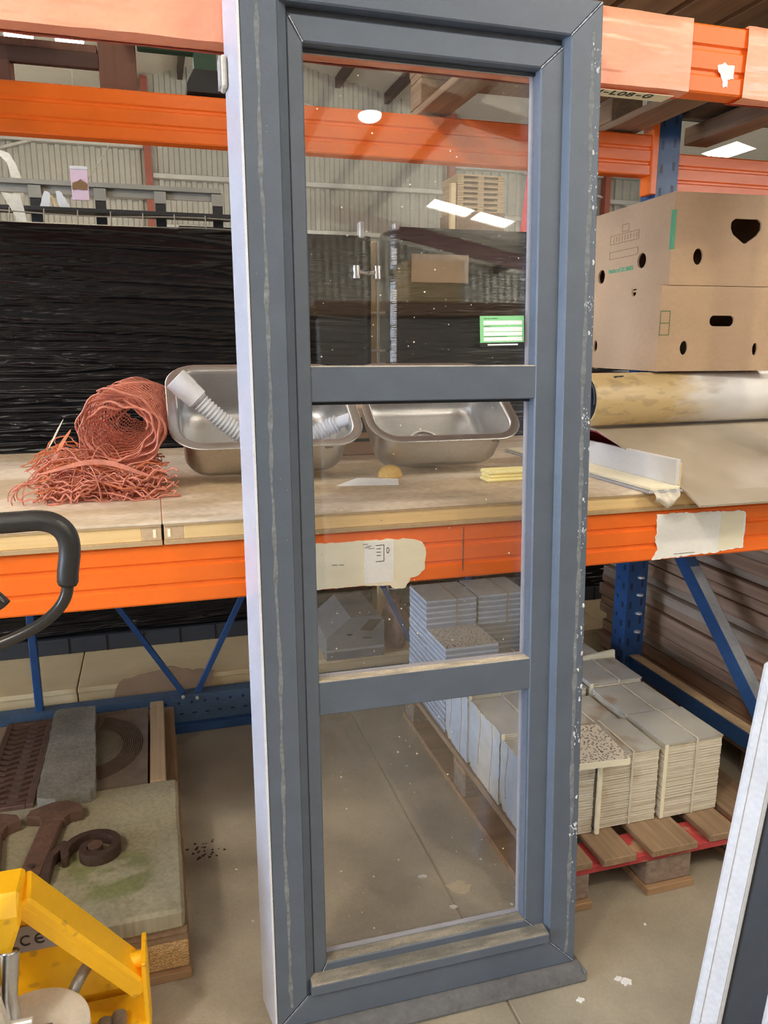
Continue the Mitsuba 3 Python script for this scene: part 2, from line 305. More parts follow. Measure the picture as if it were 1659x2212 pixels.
k = add('window_30', pan, 'm_white'); scene[k]['emitter'] = {'type': 'area', 'radiance': {'type': 'rgb', 'value': FILLPANEL_R}}; labels[k] = {'kind': 'structure'}
for i in range(1, 4): add('window_30__mullion', bx(X_R-.02, X_R+.06, -18+2*i-.04, -18+2*i+.04, 0, 4.3), 'm_galv')
pan = tm([[X_L-.03, WY0, 0], [X_L-.03, WY1, 0], [X_L-.03, WY1, WZ1], [X_L-.03, WY0, WZ1]], [[0, 1, 2], [0, 2, 3]])
k = add('window_1', pan, 'm_white'); scene[k]['emitter'] = {'type': 'area', 'radiance': {'type': 'rgb', 'value': WALLLIGHT}}; labels[k] = {'kind': 'structure'}
for i in range(1, 4):
    y = WY0+(WY1-WY0)*i/4
    add('window_1__mullion', bx(X_L-.02, X_L+.06, y-.04, y+.04, 0, WZ1), 'm_galv')
# roof: two slopes, with rectangular rooflights let in, some seen and some added
SKY = [(6.46, 7.50, -15.55, -14.87), (7.62, 8.56, -15.58, -14.87), (11.15, 11.62, 14.1, 15.0), (11.80, 12.30, 14.4, 15.5),
       (-4.6, -1.0, -13.0, -8.6), (10.2, 13.0, -13.0, -8.6), (-3.6, -2.0, 5.2, 8.6), (7.6, 9.2, 5.0, 8.4), (-4.2, -2.6, -4.4, -1.4), (6.0, 7.6, -4.6, -1.4)]  # these rooflights are out of view, added to light the scene
def slope(x0, x1):
    p = sbox(x0, Y_BACK, x1, Y_FAR)
    for a, b, c, d in SKY:
        if a >= x0 and b <= x1: p = p.difference(sbox(a, c, b, d))
    m = ex(p, 0.06); v = np.array(m.vertices); v[:, 2] += RIDGE_Z-np.where(v[:, 0] > RIDGE_X, PITCHR, 0.30)*np.abs(v[:, 0]-RIDGE_X); m.vertices = v; return m
S('roof_left', slope(X_L-.1, RIDGE_X), 'm_roof'); S('roof_right', slope(RIDGE_X, X_R+.1), 'm_roof')
for i, (a, b, c, d) in enumerate(SKY):
    m = tm([[a, c, roof_z(a)+.03], [a, d, roof_z(a)+.03], [b, d, roof_z(b)+.03], [b, c, roof_z(b)+.03]], [[0, 1, 2], [0, 2, 3]])
    k = add(f'window_{i+2}', m, 'm_white'); scene[k]['emitter'] = {'type': 'area', 'radiance': {'type': 'rgb', 'value': SKYLIGHT}}; labels[k] = {'kind': 'structure'}
# purlins run along y under the sheets, rafters across
px = [7.56+1.11*i for i in range(-16, 8)]
for x in px:
    if X_L < x < X_R and not any(a-.02 < x < b+.02 for a, b, c, d in SKY):
        key = name('trim_1') if 0 else f'roof_{"left" if x < RIDGE_X else "right"}__purlin'
        add(key, bx(x-.05, x+.05, Y_BACK+.05, Y_FAR-.05, roof_z(x)-.22, roof_z(x)-.005), 'm_purlin')
for y in (-16.6, -9.6, -4.0, 3.6):
    for xe, nm in ((X_L+.1, 'left'), (X_R-.1, 'right')):
        add(f'roof_{nm}__rafter', beam([RIDGE_X, y, RIDGE_Z-.40], [xe, y, roof_z(xe)-.40], 0.16, 0.36), 'm_maroon')
# gable posts and sheeting rails of the far wall
cols = (-6.5, 0.17, 6.85, 10.90)
for x in cols: add('wall_far__post', bx(x-.07, x+.07, Y_FAR-.30, Y_FAR-.10, 0, roof_z(x)-.05), 'm_redox')
for x0, x1, zs in ((X_L, 0.10, (5.46, 4.48, 3.4)), (0.24, 6.78, (4.90, 3.9, 5.95)), (6.92, 10.83, (5.48, 4.4)), (10.97, X_R, (4.9, 5.5))):
    for z in zs: add('wall_far__rail', bx(x0, x1, Y_FAR-.20, Y_FAR-.045, z-.055, z+.055, .012), 'm_galv')
add('wall_far__eaves_rail', beam([RIDGE_X-.2, Y_FAR-.14, RIDGE_Z-.75], [X_R, Y_FAR-.14, zr-.75], .10, .05), 'm_galv')
add('wall_far__eaves_rail', beam([RIDGE_X-.2, Y_FAR-.14, RIDGE_Z-.75], [X_L, Y_FAR-.14, zl-.75], .10, .05), 'm_galv')

# high-bay lamps
def lamp(x, y, z, r, label, power=LAMP):
    t = thing('high_bay_lamp', label, 'lamp')
    add(t+'__shade', lathe([(.05, .30), (.07, .30), (.10, .22), (r, .02), (r, 0), (r-.01, 0), (.09, .20), (.05, .22)], 28), 'm_galv', 35)
    scene[t+'__shade']['to_world'] = T().translate([x, y, z])
    b = add(t+'__bulb', tr(trimesh.creation.icosphere(subdivisions=2, radius=1.0), 0, 0, 0).apply_scale([r*.97, r*.97, .10]), 'm_white', True)
    scene[b]['to_world'] = T().translate([x, y, z-.015]); scene[b]['emitter'] = {'type': 'area', 'radiance': {'type': 'rgb', 'value': power}}
    add(t+'__rod', bx(x-.012, x+.012, y-.012, y+.012, z+.28, roof_z(x)-.01), 'm_galv')
    return t
lamp(3.72, -10.45, 6.70, 0.21, 'round high-bay lamp behind the camera, mirrored bright white in the upper pane')
lamp(-1.476, 12.6, 5.585, 0.19, 'left one of two small lamps glimpsed between the pallet boards at top left')
lamp(-.829, 12.6, 5.585, 0.19, 'right one of two small lamps glimpsed between the pallet boards at top left')

lamp(-2.7, -1.3, 5.3, 0.24, 'high-bay lamp over the aisle, left behind the camera', SHOPLAMP)
lamp(3.6, -2.2, 5.6, 0.24, 'high-bay lamp over the aisle, right behind the camera', SHOPLAMP)

# ------------------------------------------------------------------ the leaning glazed door
dyaw, dlean, droll = map(math.radians, (0.348, 3.151, -0.209))
dn = np.array([math.sin(dyaw)*math.cos(dlean), math.cos(dyaw)*math.cos(dlean), -math.sin(dlean)])
s0 = np.array([math.cos(dyaw), -math.sin(dyaw), 0]); t0 = np.cross(s0, dn)
ds = math.cos(droll)*s0+math.sin(droll)*t0; dt = -math.sin(droll)*s0+math.cos(droll)*t0
DW, DH = 0.724, 2.139
DM = np.eye(4); DM[:3, 0], DM[:3, 1], DM[:3, 2] = ds, dn, dt; DM[:3, 3] = np.array([0.898, 1.410, 0.030])-DW*ds
D = thing('door_unit', 'tall dark grey glazed door in its frame, leaning against the orange rack', 'door')
def dadd(key, m, b, smooth=False): return add(D+'__'+key, xf(m, DM), b, smooth)
FW = 0.070
def member(p0, p1, q1, q0, y0, y1, b=0.003):
    """mitred bar: outer edge p0-p1, inner edge q0-q1 (x,z), front face chamfered"""
    o = Polygon([p0, p1, q1, q0]); i = o.buffer(-b, join_style=2)
    A, B = exz(i, .0005, y0+.0005), exz(o, (y1-y0)-b, y1)
    return trimesh.convex.convex_hull(np.vstack([A.vertices, B.vertices]))
g = 0.0004
dadd('frame_stile', member((0, g), (0, DH-g), (FW, DH-FW-g), (FW, FW+g), 0, .07), 'm_door')
dadd('frame_stile', member((DW, g), (DW, DH-g), (DW-FW, DH-FW-g), (DW-FW, FW+g), 0, .07), 'm_door')
dadd('frame_head', member((g, DH), (DW-g, DH), (DW-FW-g, DH-FW), (FW+g, DH-FW), 0, .07), 'm_door')
dadd('frame_threshold', member((g, 0), (DW-g, 0), (DW-FW-g, FW-.002), (FW+g, FW-.002), 0, .07), 'm_door')
# rebates stepping down from the frame to the sash (wide on the lock side)
dadd('frame_rebate', eyz([], .1) if 0 else xf(ex([(FW-.001, .0015), (FW+.0165, .0165), (FW+.0185, .068), (FW-.001, .068)], DH-2*FW), np.array([[1, 0, 0, 0], [0, 1, 0, 0], [0, 0, 1, FW], [0, 0, 0, 1.]])), 'm_door')
dadd('frame_rebate', xf(ex([(DW-FW+.001, .0015), (DW-FW+.001, .068), (DW-FW-.010, .068), (DW-FW-.006, .018)], DH-2*FW), np.array([[1, 0, 0, 0], [0, 1, 0, 0], [0, 0, 1, FW], [0, 0, 0, 1.]])), 'm_door')
dadd('frame_rebate', bx(FW, DW-FW, .026, .068, DH-FW-.016, DH-FW), 'm_doordark')
dadd('frame_rebate', bx(FW, DW-FW, .030, .068, FW-.003, FW+.010), 'm_doordark')
# sash
SX0, SX1, SZ0, SZ1 = FW+.0170, DW-FW-.0035, FW+.003, DH-FW-.012
GX0, GX1, GZ0, GZ1 = 0.117, 0.598, 0.126, 2.010
YS, YG, YB = 0.018, 0.048, 0.066
dadd('sash_stile', member((SX0, SZ0+g), (SX0, SZ1-g), (GX0, GZ1-g), (GX0, GZ0+g), YS, YB), 'm_door')
dadd('sash_stile', member((SX1, SZ0+g), (SX1, SZ1-g), (GX1, GZ1-g), (GX1, GZ0+g), YS, YB), 'm_door')
dadd('sash_top_rail', member((SX0+g, SZ1), (SX1-g, SZ1), (GX1-g, GZ1), (GX0+g, GZ1), YS, YB), 'm_door')
dadd('sash_bottom_rail', member((SX0+g, SZ0), (SX1-g, SZ0), (GX1-g, GZ0), (GX0+g, GZ0), YS, YB), 'm_door')
dadd('middle_rail', bx(GX0-.001, GX1+.006, YS+.0015, YB, 1.357, 1.426, .002), 'm_door')
dadd('lower_rail', bx(GX0-.001, GX1+.006, YS+.0015, YB, 0.705, 0.778, .002), 'm_door')
lites = [(1.426, GZ1), (0.778, 1.357), (GZ0, 0.705)]
for z0, z1 in lites:
    k = dadd('glass_pane', tm([[GX0-.004, YG, z0-.003], [GX1+.004, YG, z0-.003], [GX1+.004, YG, z1+.003], [GX0-.004, YG, z1+.003]], [[0, 1, 2], [0, 2, 3]]), 'm_glass')
    dadd('glass_pane', tm([[GX0-.004, YG+.016, z0-.003], [GX1+.004, YG+.016, z0-.003], [GX1+.004, YG+.016, z1+.003], [GX0-.004, YG+.016, z1+.003]], [[0, 1, 2], [0, 2, 3]]), 'm_glass')
    sp = [bx(GX0-.004, GX0+.002, YG+.002, YG+.014, z0, z1), bx(GX1-.004, GX1+.004, YG+.002, YG+.014, z0, z1), bx(GX0, GX1, YG+.002, YG+.014, z0-.002, z0+.003), bx(GX0, GX1, YG+.002, YG+.014, z1-.003, z1+.002)]
    dadd('spacer_bar', cat(sp), 'm_liner')
    # dirt specks on the outside of the pane
    q = []
    for i in range(90):
        x, z = rnd.uniform(GX0+.01, GX1-.01), rnd.uniform(z0+.01, z1-.01); r = rnd.choice((.0005, .0006, .0008, .0012, .0018))
        q.append(exz(affinity.translate(Point(0, 0).buffer(r, quad_segs=2), x, z), .0003, YG-.0004))
    kk = dadd('dirt_speck', cat(q), 'm_clearfilm'); labels[kk] = {'kind': 'stuff', 'label': 'pale dirt specks on the glass'}
    # reveal beads: dark gasket plus dusty ledge
    dadd('gasket', bx(GX0, GX1, YG-.006, YG+.001, z1-.006, z1+.001), 'm_doordark')
    kk = dadd('dusty_ledge', exz([(GX0-.0005, z0-.0008), (GX1+.0035, z0-.0008), (GX1+.0035, z0+.0014), (GX0-.0005, z0+.0014)], YG-YS-.0035, YG-.001), 'm_dustled' if z0 > .3 else 'm_dustbar')
    labels[kk] = {'label': 'sandy dust lying on the glazing ledge'}
dadd('glazing_bead', bx(GX1-.002, GX1+.004, YS+.004, YG-.002, GZ0, .705), 'm_door')
# white weld lines on the mitres
def ribbon(p, q, w, y, seed, n=24):
    g_ = np.random.default_rng(seed); p, q = np.array(p, float), np.array(q, float); d = q-p; nn = np.array([-d[1], d[0]])/np.linalg.norm(d)
    a, b = [], []
    for i in range(n+1):
        c = p+d*i/n; ww = w*(0.35+g_.random()); a.append(c+nn*ww*.5); b.append(c-nn*ww*.5)
    return exz(Polygon(a+b[::-1]).buffer(0), .0006, y)
mit = [ribbon((SX0+.006, SZ1-.006), (GX0, GZ1), .0022, YS+.0002, 1), ribbon((SX1-.004, SZ1-.004), (GX1, GZ1), .0022, YS+.0002, 2), ribbon((SX0+.01, SZ0+.012), (GX0, GZ0), .0014, YS+.0002, 3), ribbon((SX1-.01, SZ0+.012), (GX1, GZ0), .0014, YS+.0002, 4)]
dadd('weld_seam', cat(mit), 'm_liner')
mit = [ribbon((DW-.003, DH-.003), (DW-FW, DH-FW), .0024, .0002, 5), ribbon((.004, .004), (FW, FW), .0014, .0002, 6), ribbon((DW-.004, .004), (DW-FW, FW), .0014, .0002, 8)]
dadd('weld_seam', cat(mit), 'm_liner')
# weather bar on the sash, dusty above
dadd('weather_bar', eyz([(YS+.001, .074), (-.009, .074), (-.012, .078), (-.012, .097), (-.009, .1005), (YS+.001, .1065)], SX1-SX0-.004+.012, SX0-.010), 'm_door')
kk = dadd('weather_bar__dust', eyz([(-.0105, .0988), (-.009, .1006), (YS+.0005, .1066), (YS+.0005, .1073), (-.0093, .1013), (-.0112, .0990)], SX1-SX0-.006+.010, SX0-.009), 'm_dustbar')
labels[kk] = {'label': 'sandy dust on the sloping weather bar'}
# sealant residue down the frame
def streak(x, z0, z1, w, wob, seed, y=-.0005):
    g_ = np.random.default_rng(seed); n = 90; a, b = [], []; ph = g_.random(6)*6
    for i in range(n+1):
        z = z0+(z1-z0)*i/n; c = x+wob*(math.sin(z*9+ph[0])+.6*math.sin(z*23+ph[1])+.5*math.sin(z*57+ph[2])); ww = w*(.35+.9*abs(math.sin(z*13+ph[3])*math.sin(z*41+ph[4]))+.25*g_.random())
        a.append((c-ww/2, z)); b.append((c+ww/2, z))
    p = Polygon(a+b[::-1]).buffer(0)
    return exz(p, .0008, y+.0008)
kk = dadd('sealant_residue', streak(.032, .05, 2.12, .0075, .0014, 3), 'm_residue'); labels[kk] = {'label': 'grey line of old sealant down the frame'}
kk = dadd('sealant_residue', streak(.703, .03, 2.08, .0095, .0012, 5), 'm_residue')
fl_ = []
for i in range(260):
    z = rnd.choice((rnd.uniform(.1, 2.08), .35+.24*rnd.randint(0, 7)+rnd.gauss(0, .012))); big = rnd.random() < .08
    r = rnd.uniform(.0022, .0042) if big else rnd.uniform(.0006, .0018)
    x = rnd.uniform(.700, .722)
    mm = trimesh.creation.icosphere(subdivisions=1, radius=1.0); mm.vertices += nrg.normal(0, .25, mm.vertices.shape)
    fl_.append(tr(mm.apply_scale([r*.7, r*.5, r*1.3]), x, 0, z))
kk = dadd('foam_crumb', cat(fl_), 'm_fluff'); labels[kk] = {'kind': 'stuff', 'label': 'white crumbs of fixing foam stuck to the right stile'}
for z in (1.865, 2.06):
    dadd('packer', bx(DW-.002, DW+.008, .02, .06, z-.016, z+.016, .002), 'm_paper')
q = []
for i in range(90):
    q.append(exz(affinity.translate(Point(0, 0).buffer(rnd.choice((.0006, .0009, .0014)), quad_segs=2), rnd.choice((rnd.uniform(.01, .065), rnd.uniform(.66, .72), rnd.uniform(.1, .64))), rnd.uniform(.01, 2.1)), .0004, -.0001))
kk = dadd('paint_speck', cat([b for b in q]), 'm_residue'); labels[kk] = {'kind': 'stuff', 'label': 'small scuffs on the grey frame'}
# pale side liner of the frame
dadd('side_liner', xf(ex([(0.0005, .002), (0.0005, .07), (-.014, .10), (-.018, .10), (-.0045, .004), (-.003, .001)], DH), np.eye(4)), 'm_liner')
dadd('side_liner__bright_trim', xf(ex([(0.0012, -.0012), (0.0012, .004), (-.0032, .003), (-.0026, -.0012)], DH), np.eye(4)), 'm_white')
# sill under the frame
dadd('sill', xf(eyz([(.066, -.030), (-.034, -.030), (-.036, -.024), (-.033, -.014), (.004, -.001), (.066, -.001)], DW+.014, -.003), np.eye(4)), 'm_sill')
dadd('sill__end_cap', bx(DW+.0112, DW+.0135, -.034, .066, -.0295, -.004), 'm_sill')
# sticker on the upper pane
def dz(x0, x1, z0, z1, y): return bx(x0, x1, y-.0006, y, z0, z1)
SK = thing('glass_sticker', 'green sticker with white bars on the lower right of the upper pane', 'sticker')
def skadd(k, m, b): return add(SK+'__'+k, xf(m, DM), b)
tilt = lambda m: rot(m, -1.2, [0, 1, 0], [.534, YG, 1.50])
skadd('panel', tilt(dz(.4835, .5845, 1.4755, 1.5305, YG-.0006)), 'm_stickergreen')
for z0, z1 in ((1.512, 1.5205), (1.4985, 1.507), (1.4895, 1.497), (1.4785, 1.4865)): skadd('white_bar', tilt(dz(.4915, .580, z0, z1, YG-.0012)), 'm_paperwhite')
skadd('text_line', tilt(dz(.492, .524, 1.5245, 1.5255, YG-.0012)), 'm_greendk'); skadd('text_line', tilt(dz(.492, .506, 1.5083, 1.5092, YG-.0012)), 'm_greendk'); skadd('text_line', tilt(dz(.492, .545, 1.4872, 1.4878, YG-.0012)), 'm_greendk')
skadd('black_band', tilt(dz(.4835, .5825, 1.4665, 1.4753, YG-.0006)), 'm_black')
skadd('band_print', tilt(dz(.500, .570, 1.4695, 1.4725, YG-.0012)), 'm_paperwhite')
# a grey ribbed packer held at the frame's outer edge
t = thing('frame_packer', 'small pale ribbed plastic packer on the left edge of the door frame', 'packer')
add(t+'__body', xf(bx(-.028, -.016, .070, .105, 1.938, 1.996, .004), DM), 'm_clearfilm')
for i in range(6): add(t+'__rib', xf(bx(-.031, -.028, .072+i*.0055, .0745+i*.0055, 1.941, 1.993), DM), 'm_liner')

# ------------------------------------------------------------------ pallet rack
R = thing('pallet_rack', 'orange and blue steel pallet rack running across the picture', 'rack')
YF, YBK = 1.64, 2.46
def beam_profile(h):   # (y,z): boxed beam with two shallow ribs in its face, front towards -y
    return [(0, .004), (.003, 0), (.05, 0), (.05, h), (.003, h), (0, h-.004), (0, h*.72), (.005, h*.69), (.005, h*.64), (0, h*.61), (0, h*.36), (.005, h*.33), (.005, h*.28), (0, h*.25)]
def rbeam(key, x0, x1, y, z, h, mat): return add(R+'__'+key, eyz([(y+a, z+b) for a, b in beam_profile(h)], x1-x0, x0), mat)
XL_, XR_ = -1.02, 1.70
LB = rbeam('beam', XL_, XR_-.004, YF, .955, .130, 'm_orange')
labels[LB] = {'label': 'lower front beam, bright orange, with torn paper labels'}
rbeam('beam', XL_, XR_-.004, YBK, .955, .130, 'm_orange')
UB = rbeam('beam', XL_, XR_-.004, YF, 2.056, .142, 'm_orange'); labels[UB] = {'label': 'upper front beam, partly wrapped in clear film'}
BBm = rbeam('beam', XL_, XR_-.02, YBK, 2.059, .130, 'm_orange'); labels[BBm] = {'label': 'upper rear beam in shade'}
rbeam('beam', 1.785, 4.2, YBK+.004, 2.008, .130, 'm_orange')
for x0 in (XL_-.09, XR_):
    for y0, nm in ((YF, 0), (YBK-.02, 1)):
        y0 = y0+(.02 if nm else 0)
        # open C section
        prof = [(x0, y0), (x0+.085, y0), (x0+.085, y0+.085), (x0+.060, y0+.085), (x0+.060, y0+.078), (x0+.078, y0+.078), (x0+.078, y0+.007), (x0+.007, y0+.007), (x0+.007, y0+.078), (x0+.025, y0+.078), (x0+.025, y0+.085), (x0, y0+.085)]
        hgt = 3.1
        k = add(R+'__upright', ex(prof, hgt), 'm_blue')
        hs = []
        for i in range(40):
            z = .12+i*.075
            if z > hgt-.05: break
            hs += [bx(x0+.012, x0+.022, y0-.0006, y0+.001, z, z+.028), bx(x0+.060, x0+.070, y0-.0006, y0+.001, z+.01, z+.038), bx(x0-.0006, x0+.001, y0+.02, y0+.034, z, z+.022), bx(x0-.0006, x0+.001, y0+.055, y0+.066, z+.03, z+.045)]
        kk = add(k+'__slot', cat(hs), 'm_bluedark'); labels[kk] = {'kind': 'stuff', 'label': 'rows of punched slots'}
        add(R+'__base_plate', bx(x0-.004, x0+.105, y0-.02, y0+.105, 0, .008), 'm_bluedark')
    # ties and diagonals of the side frame
    for z in (.27, 3.0): add(R+'__brace', bx(x0+.028, x0+.070, YF+.084, YBK+.002, z-.03, z+.03, .004), 'm_blue')
    add(R+'__brace__dust', bx(x0+.029, x0+.069, YF+.086, YBK, .300, .3025), 'm_dusttan'); labels[[k for k in scene if k.startswith(R+'__brace') and k.endswith('dust')][-1]] = {'label': 'tan dust on the tie bar'}
    dq = np.array([0, -.677, .735])*.0268; pa, pb = np.array([x0+.045, YBK-.004, 1.00])+dq, np.array([x0+.045, YF+.09, .33])+dq; add(R+'__brace__dust', beam(pa+(pb-pa)*.40, pa+(pb-pa)*.97, .038, .0012, (0, -.677, .735)), 'm_dustgrey')
    add(R+'__brace', beam([x0+.045, YBK-.004, .96], [x0+.045, YF+.09, .31], .040, .055, (1, 0, 0)) if 0 else beam([x0+.045, YBK-.004, 1.00], [x0+.045, YF+.09, .33], .042, .052, (0, .6, .8)), 'm_blue')
# pale marks in the rear upright's channel
for i, z in enumerate((.40, .475, .55, .62)): add(R+'__bolt', tr(lathe([(0, -.004), (.013, -.004), (.013, .003), (0, .006)], 12), XR_+.055, YBK-.003, z), 'm_bolt')
for xe, s in ((XR_-.022, 1), (XL_+.022, -1)):
    for y in (YF, YBK):
        for z in (.93, 2.00):
            add(R+'__beam_connector', bx(xe-.004 if s > 0 else xe-.02, xe+.02 if s > 0 else xe+.004, y-.006, y+.056, z, z+.23, .002), 'm_orange')
# film round the upper beam
def sleeve(x0, x1, seed):
    g_ = np.random.default_rng(seed); n = 60; h = .142; prof = [(-.004, -.003), (-.0045, .03), (-.006, .07), (-.005, .11), (-.004, .146), (.026, .148), (.055, .146), (.055, .07), (.055, -.003), (.026, -.006)]
    m_ = len(prof)
    def fn(u, v):
        i = np.round(v*m_).astype(int) % m_; p_ = np.array(prof)[i]; x = x0+(x1-x0)*u
        w = .0022*(meshkit.noise(np.c_[x*7, i*1.7, np.full_like(x, seed)])-.5)*2+.0015*(meshkit.noise(np.c_[x*33, i*2.7, np.full_like(x, seed+4)])-.5)
        ends = np.where((u < .001) | (u > .999), .004*(meshkit.noise(np.c_[i*3.1, i*0, u])-.5), 0)
        return np.c_[x+ends, YF+p_[:, 0]-np.abs(w)*(p_[:, 0] < 0), 2.056+p_[:, 1]+w]
    return grid(n, m_+1, fn)
k = add(UB+'__plastic_wrap', sleeve(-1.0, 1.198, 2), 'm_wrap', True); labels[k] = {'label': 'pinkish stretch film wrapped round the beam'}
k = add(UB+'__plastic_wrap', sleeve(1.345, 1.67, 5), 'm_wrap', True)
add(UB+'__paper_scrap', exz(torn([(1.268, 2.118), (1.318, 2.120), (1.316, 2.09), (1.300, 2.088), (1.308, 2.075), (1.29, 2.072), (1.285, 2.092)], .0015, .006, 3), .001, YF-.0005), 'm_paperwhite')
# location label under the beam, read from below
k = add(UB+'__location_label', bx(.955, 1.165, YF+.003, YF+.048, 2.0440, 2.0450), 'm_paper')
tx = meshkit.text_mesh('J-L08-G', .024, .0008, bold=True); w = tx.bounds[1][0]
tx = xf(tx, trimesh.transformations.rotation_matrix(math.pi, [1, 0, 0])); add(k+'__lettering', tr(tx, .972, YF+.030, 2.0440), 'm_ink')
# torn labels on the lower beam
pl = torn([(.20, 1.066), (.333, 1.064), (.513, 1.063), (.516, 1.060), (.555, 1.061), (.572, 1.052), (.584, 1.034), (.582, .985), (.570, .974), (.548, .966), (.540, .955), (.530, .940), (.512, .944), (.500, .951), (.43, .958), (.20, .955)], .0012, .008, 4)
k = add(LB+'__paper_label', exz(pl, .0012, YF-.001), 'm_paper'); labels[k] = {'label': 'large torn cream paper label on the lower beam'}
add(k+'__tape', bx(.436, .505, YF-.0036, YF-.0024, .962, 1.060), 'm_paperwhite')
ink = [bx(.462, .482, 0, .0006, 1.050, 1.0515), bx(.462, .482, 0, .0006, 1.012, 1.0135), bx(.481, .4822, 0, .0006, 1.0125, 1.051)]+[bx(.464, .474, 0, .0006, z, z+.0016) for z in (1.042, 1.034, 1.026)]
ink += [bx(.49+.003*math.cos(a), .4915+.003*math.cos(a), 0, .0006, 1.036+.006*math.sin(a), 1.039+.006*math.sin(a)) for a in np.linspace(0, 6, 9)]
ink += [bx(x, x+.012, 0, .0006, z, z+.001) for x, z in ((.432, 1.055), (.440, 1.050), (.446, 1.044), (.436, 1.047), (.36, 1.012), (.376, 1.011))]
add(k+'__print', tr(cat(ink), 0, YF-.0044, 0), 'm_ink')
pr_ = torn([(1.203, 1.076), (1.36, 1.074), (1.472, 1.070), (1.478, 1.055), (1.476, .968), (1.36, .962), (1.195, .956), (1.214, .985), (1.204, 1.00), (1.206, 1.05)], .0012, .008, 9)
k = add(LB+'__paper_label', exz(pr_, .0012, YF-.001), 'm_paperwhite'); labels[k] = {'label': 'white paper label on the right of the lower beam'}
add(k+'__cream_part', exz(torn([(1.40, 1.070), (1.468, 1.068), (1.472, .972), (1.395, .969)], .0008, .01, 2), .0008, YF-.0024), 'm_paper')
add(k+'__print', bx(1.262, 1.325, YF-.0032, YF-.0024, .9675, .9685), 'm_ink')
add(LB+'__ink_line', bx(.6765, .6785, YF-.0008, YF+.001, .972, 1.078), 'm_ironred')

# ------------------------------------------------------------------ bench of wrapped door blanks on the lower beams
ZB = 1.1375
def blank(x0, x1, label):
    t = thing('door_blank', label, 'board')
    add(t+'__top_sheet', bx(x0, x1, YF-.012, 2.82, ZB-.006, ZB, .0015), 'm_boardtop')
    add(t+'__corrugated_layer', bx(x0+.002, x1-.002, YF-.010, 2.815, ZB-.0095, ZB-.006), 'm_corr')
    e = .042
    add(t+'__timber_edge', bx(x0+e, x1-e, YF-.006, YF+.05, 1.0975, ZB-.0095, .001), 'm_timber')
    for a in (x0+.002, x1-e): add(t+'__timber_end', bx(a, a+e-.002, YF-.006, 2.81, 1.0975, ZB-.0095, .001), 'm_timberend')
    add(t+'__core', bx(x0+e, x1-e, YF+.05, 2.81, 1.0975, ZB-.0095), 'm_corr')
    add(t+'__bottom_sheet', bx(x0+.001, x1-.001, YF-.010, 2.815, 1.0875, 1.0975, .001), 'm_corr')
    lab = x1-.016 if x1 < .5 else x0+.012
    add(t+'__clip', bx(lab-.003, lab+.003, YF-.0075, YF-.006, 1.104, 1.121), 'm_paper')
blank(-1.015, -.0006, 'long timber-edged board laid flat on the lower beams, left of the vertical joint')
blank(.0005, 1.695, 'long timber-edged board on the lower beams, right of the joint, under the sinks')

# ------------------------------------------------------------------ black film-wrapped stacks behind
PLT = thing('timber_platform', 'long pale timber platform carrying the black-wrapped stacks', 'platform')
for i, (a, b) in enumerate(((-3.0, -.36), (-.355, 2.0), (2.005, 4.2))):
    add(PLT+'__deck_sheet', bx(a, b, 3.02, 4.35, .165, .185, .002), 'm_cream')
    add(PLT+'__front_board', bx(a, b, 3.035, 3.06, .004, .165, .002), 'm_cream')
def wrapstack(x0, x1, ztop, label, seed, cx=None):
    t = thing('wrapped_stack', label, 'stack')
    y0, y1, z0 = 3.43, 3.65, .187; W_ = x1-x0
    nu, nv = int(W_*60), 420
    def fn(u, v):
        x = x0+W_*u; z = z0+(ztop-z0)*v
        z_ = z+.035*(x-x0)*np.sin(z*3+seed)
        a = meshkit.fbm(np.c_[x*1.1, z_*0+seed, z_*26], 3, seed)
        b = meshkit.fbm(np.c_[x*2.3+5, z_*0, z_*70+x*2], 3, seed+3)
        rid = np.abs(a-.5)*2; rid2 = np.abs(b-.5)*2
        d = .012*(1-rid)**14+.0024*(1-rid2)**14+.016*meshkit.fbm(np.c_[x*1.7, z*1.3, z*0+2], 2, seed+9)
        edge = np.minimum(np.minimum(u, 1-u)*W_, .03)/.03
        return np.c_[x, y0-d*edge+(1-edge)*.02, z]
    m = grid(nu, nv, fn)
    add(t+'__film_front', m, 'm_film', True)
    add(t+'__film_body', bx(x0+.004, x1-.004, y0+.025, y1, z0, ztop-.004, .01), 'm_film')
    return t
SL = wrapstack(-2.9, .955, 1.955, 'long stack wrapped in black stretch film, left of the pale post', 3)
SR = wrapstack(1.045, 3.6, 2.0, 'stack wrapped in black stretch film, right of the pale post', 8)
for t, a, b in ((SL, -2.9, .94), (SR, 1.06, 3.6)):
    add(t+'__hem', bx(a, b, 3.395, 3.43, .187, .255, .003), 'm_hem')
    for i in range(int((b-a)/.155)): add(t+'__hem_rib', bx(a+i*.155, a+i*.155+.004, 3.392, 3.396, .187, .255), 'm_film')
# layered edge of the right stack, glint painted white, and a painted reflection patch
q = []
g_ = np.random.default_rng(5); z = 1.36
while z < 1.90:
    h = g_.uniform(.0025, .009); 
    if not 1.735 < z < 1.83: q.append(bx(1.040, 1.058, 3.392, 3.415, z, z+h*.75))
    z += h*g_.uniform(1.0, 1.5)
k = add(SR+'__foil_edge', cat(q), 'm_lino_white'); labels[k] = {'kind': 'stuff', 'label': 'foil edges of the layered sheets, their glint painted white'}
k = add(SR+'__paper_or_reflection', bx(1.125, 1.395, 3.386, 3.389, 1.765, 1.885), 'm_kraftdark'); labels[k] = {'label': 'beige patch on the black film, a painted reflection of the pale carton'}  # stands in for a reflection in the glass
for t, x in ((SL, .905), (SR, 1.062)): add(t+'__corner_cap', bx(x-.012, x+.012, 3.405, 3.45, 1.985 if t == SR else 1.945, 2.012, .004), 'm_galv')
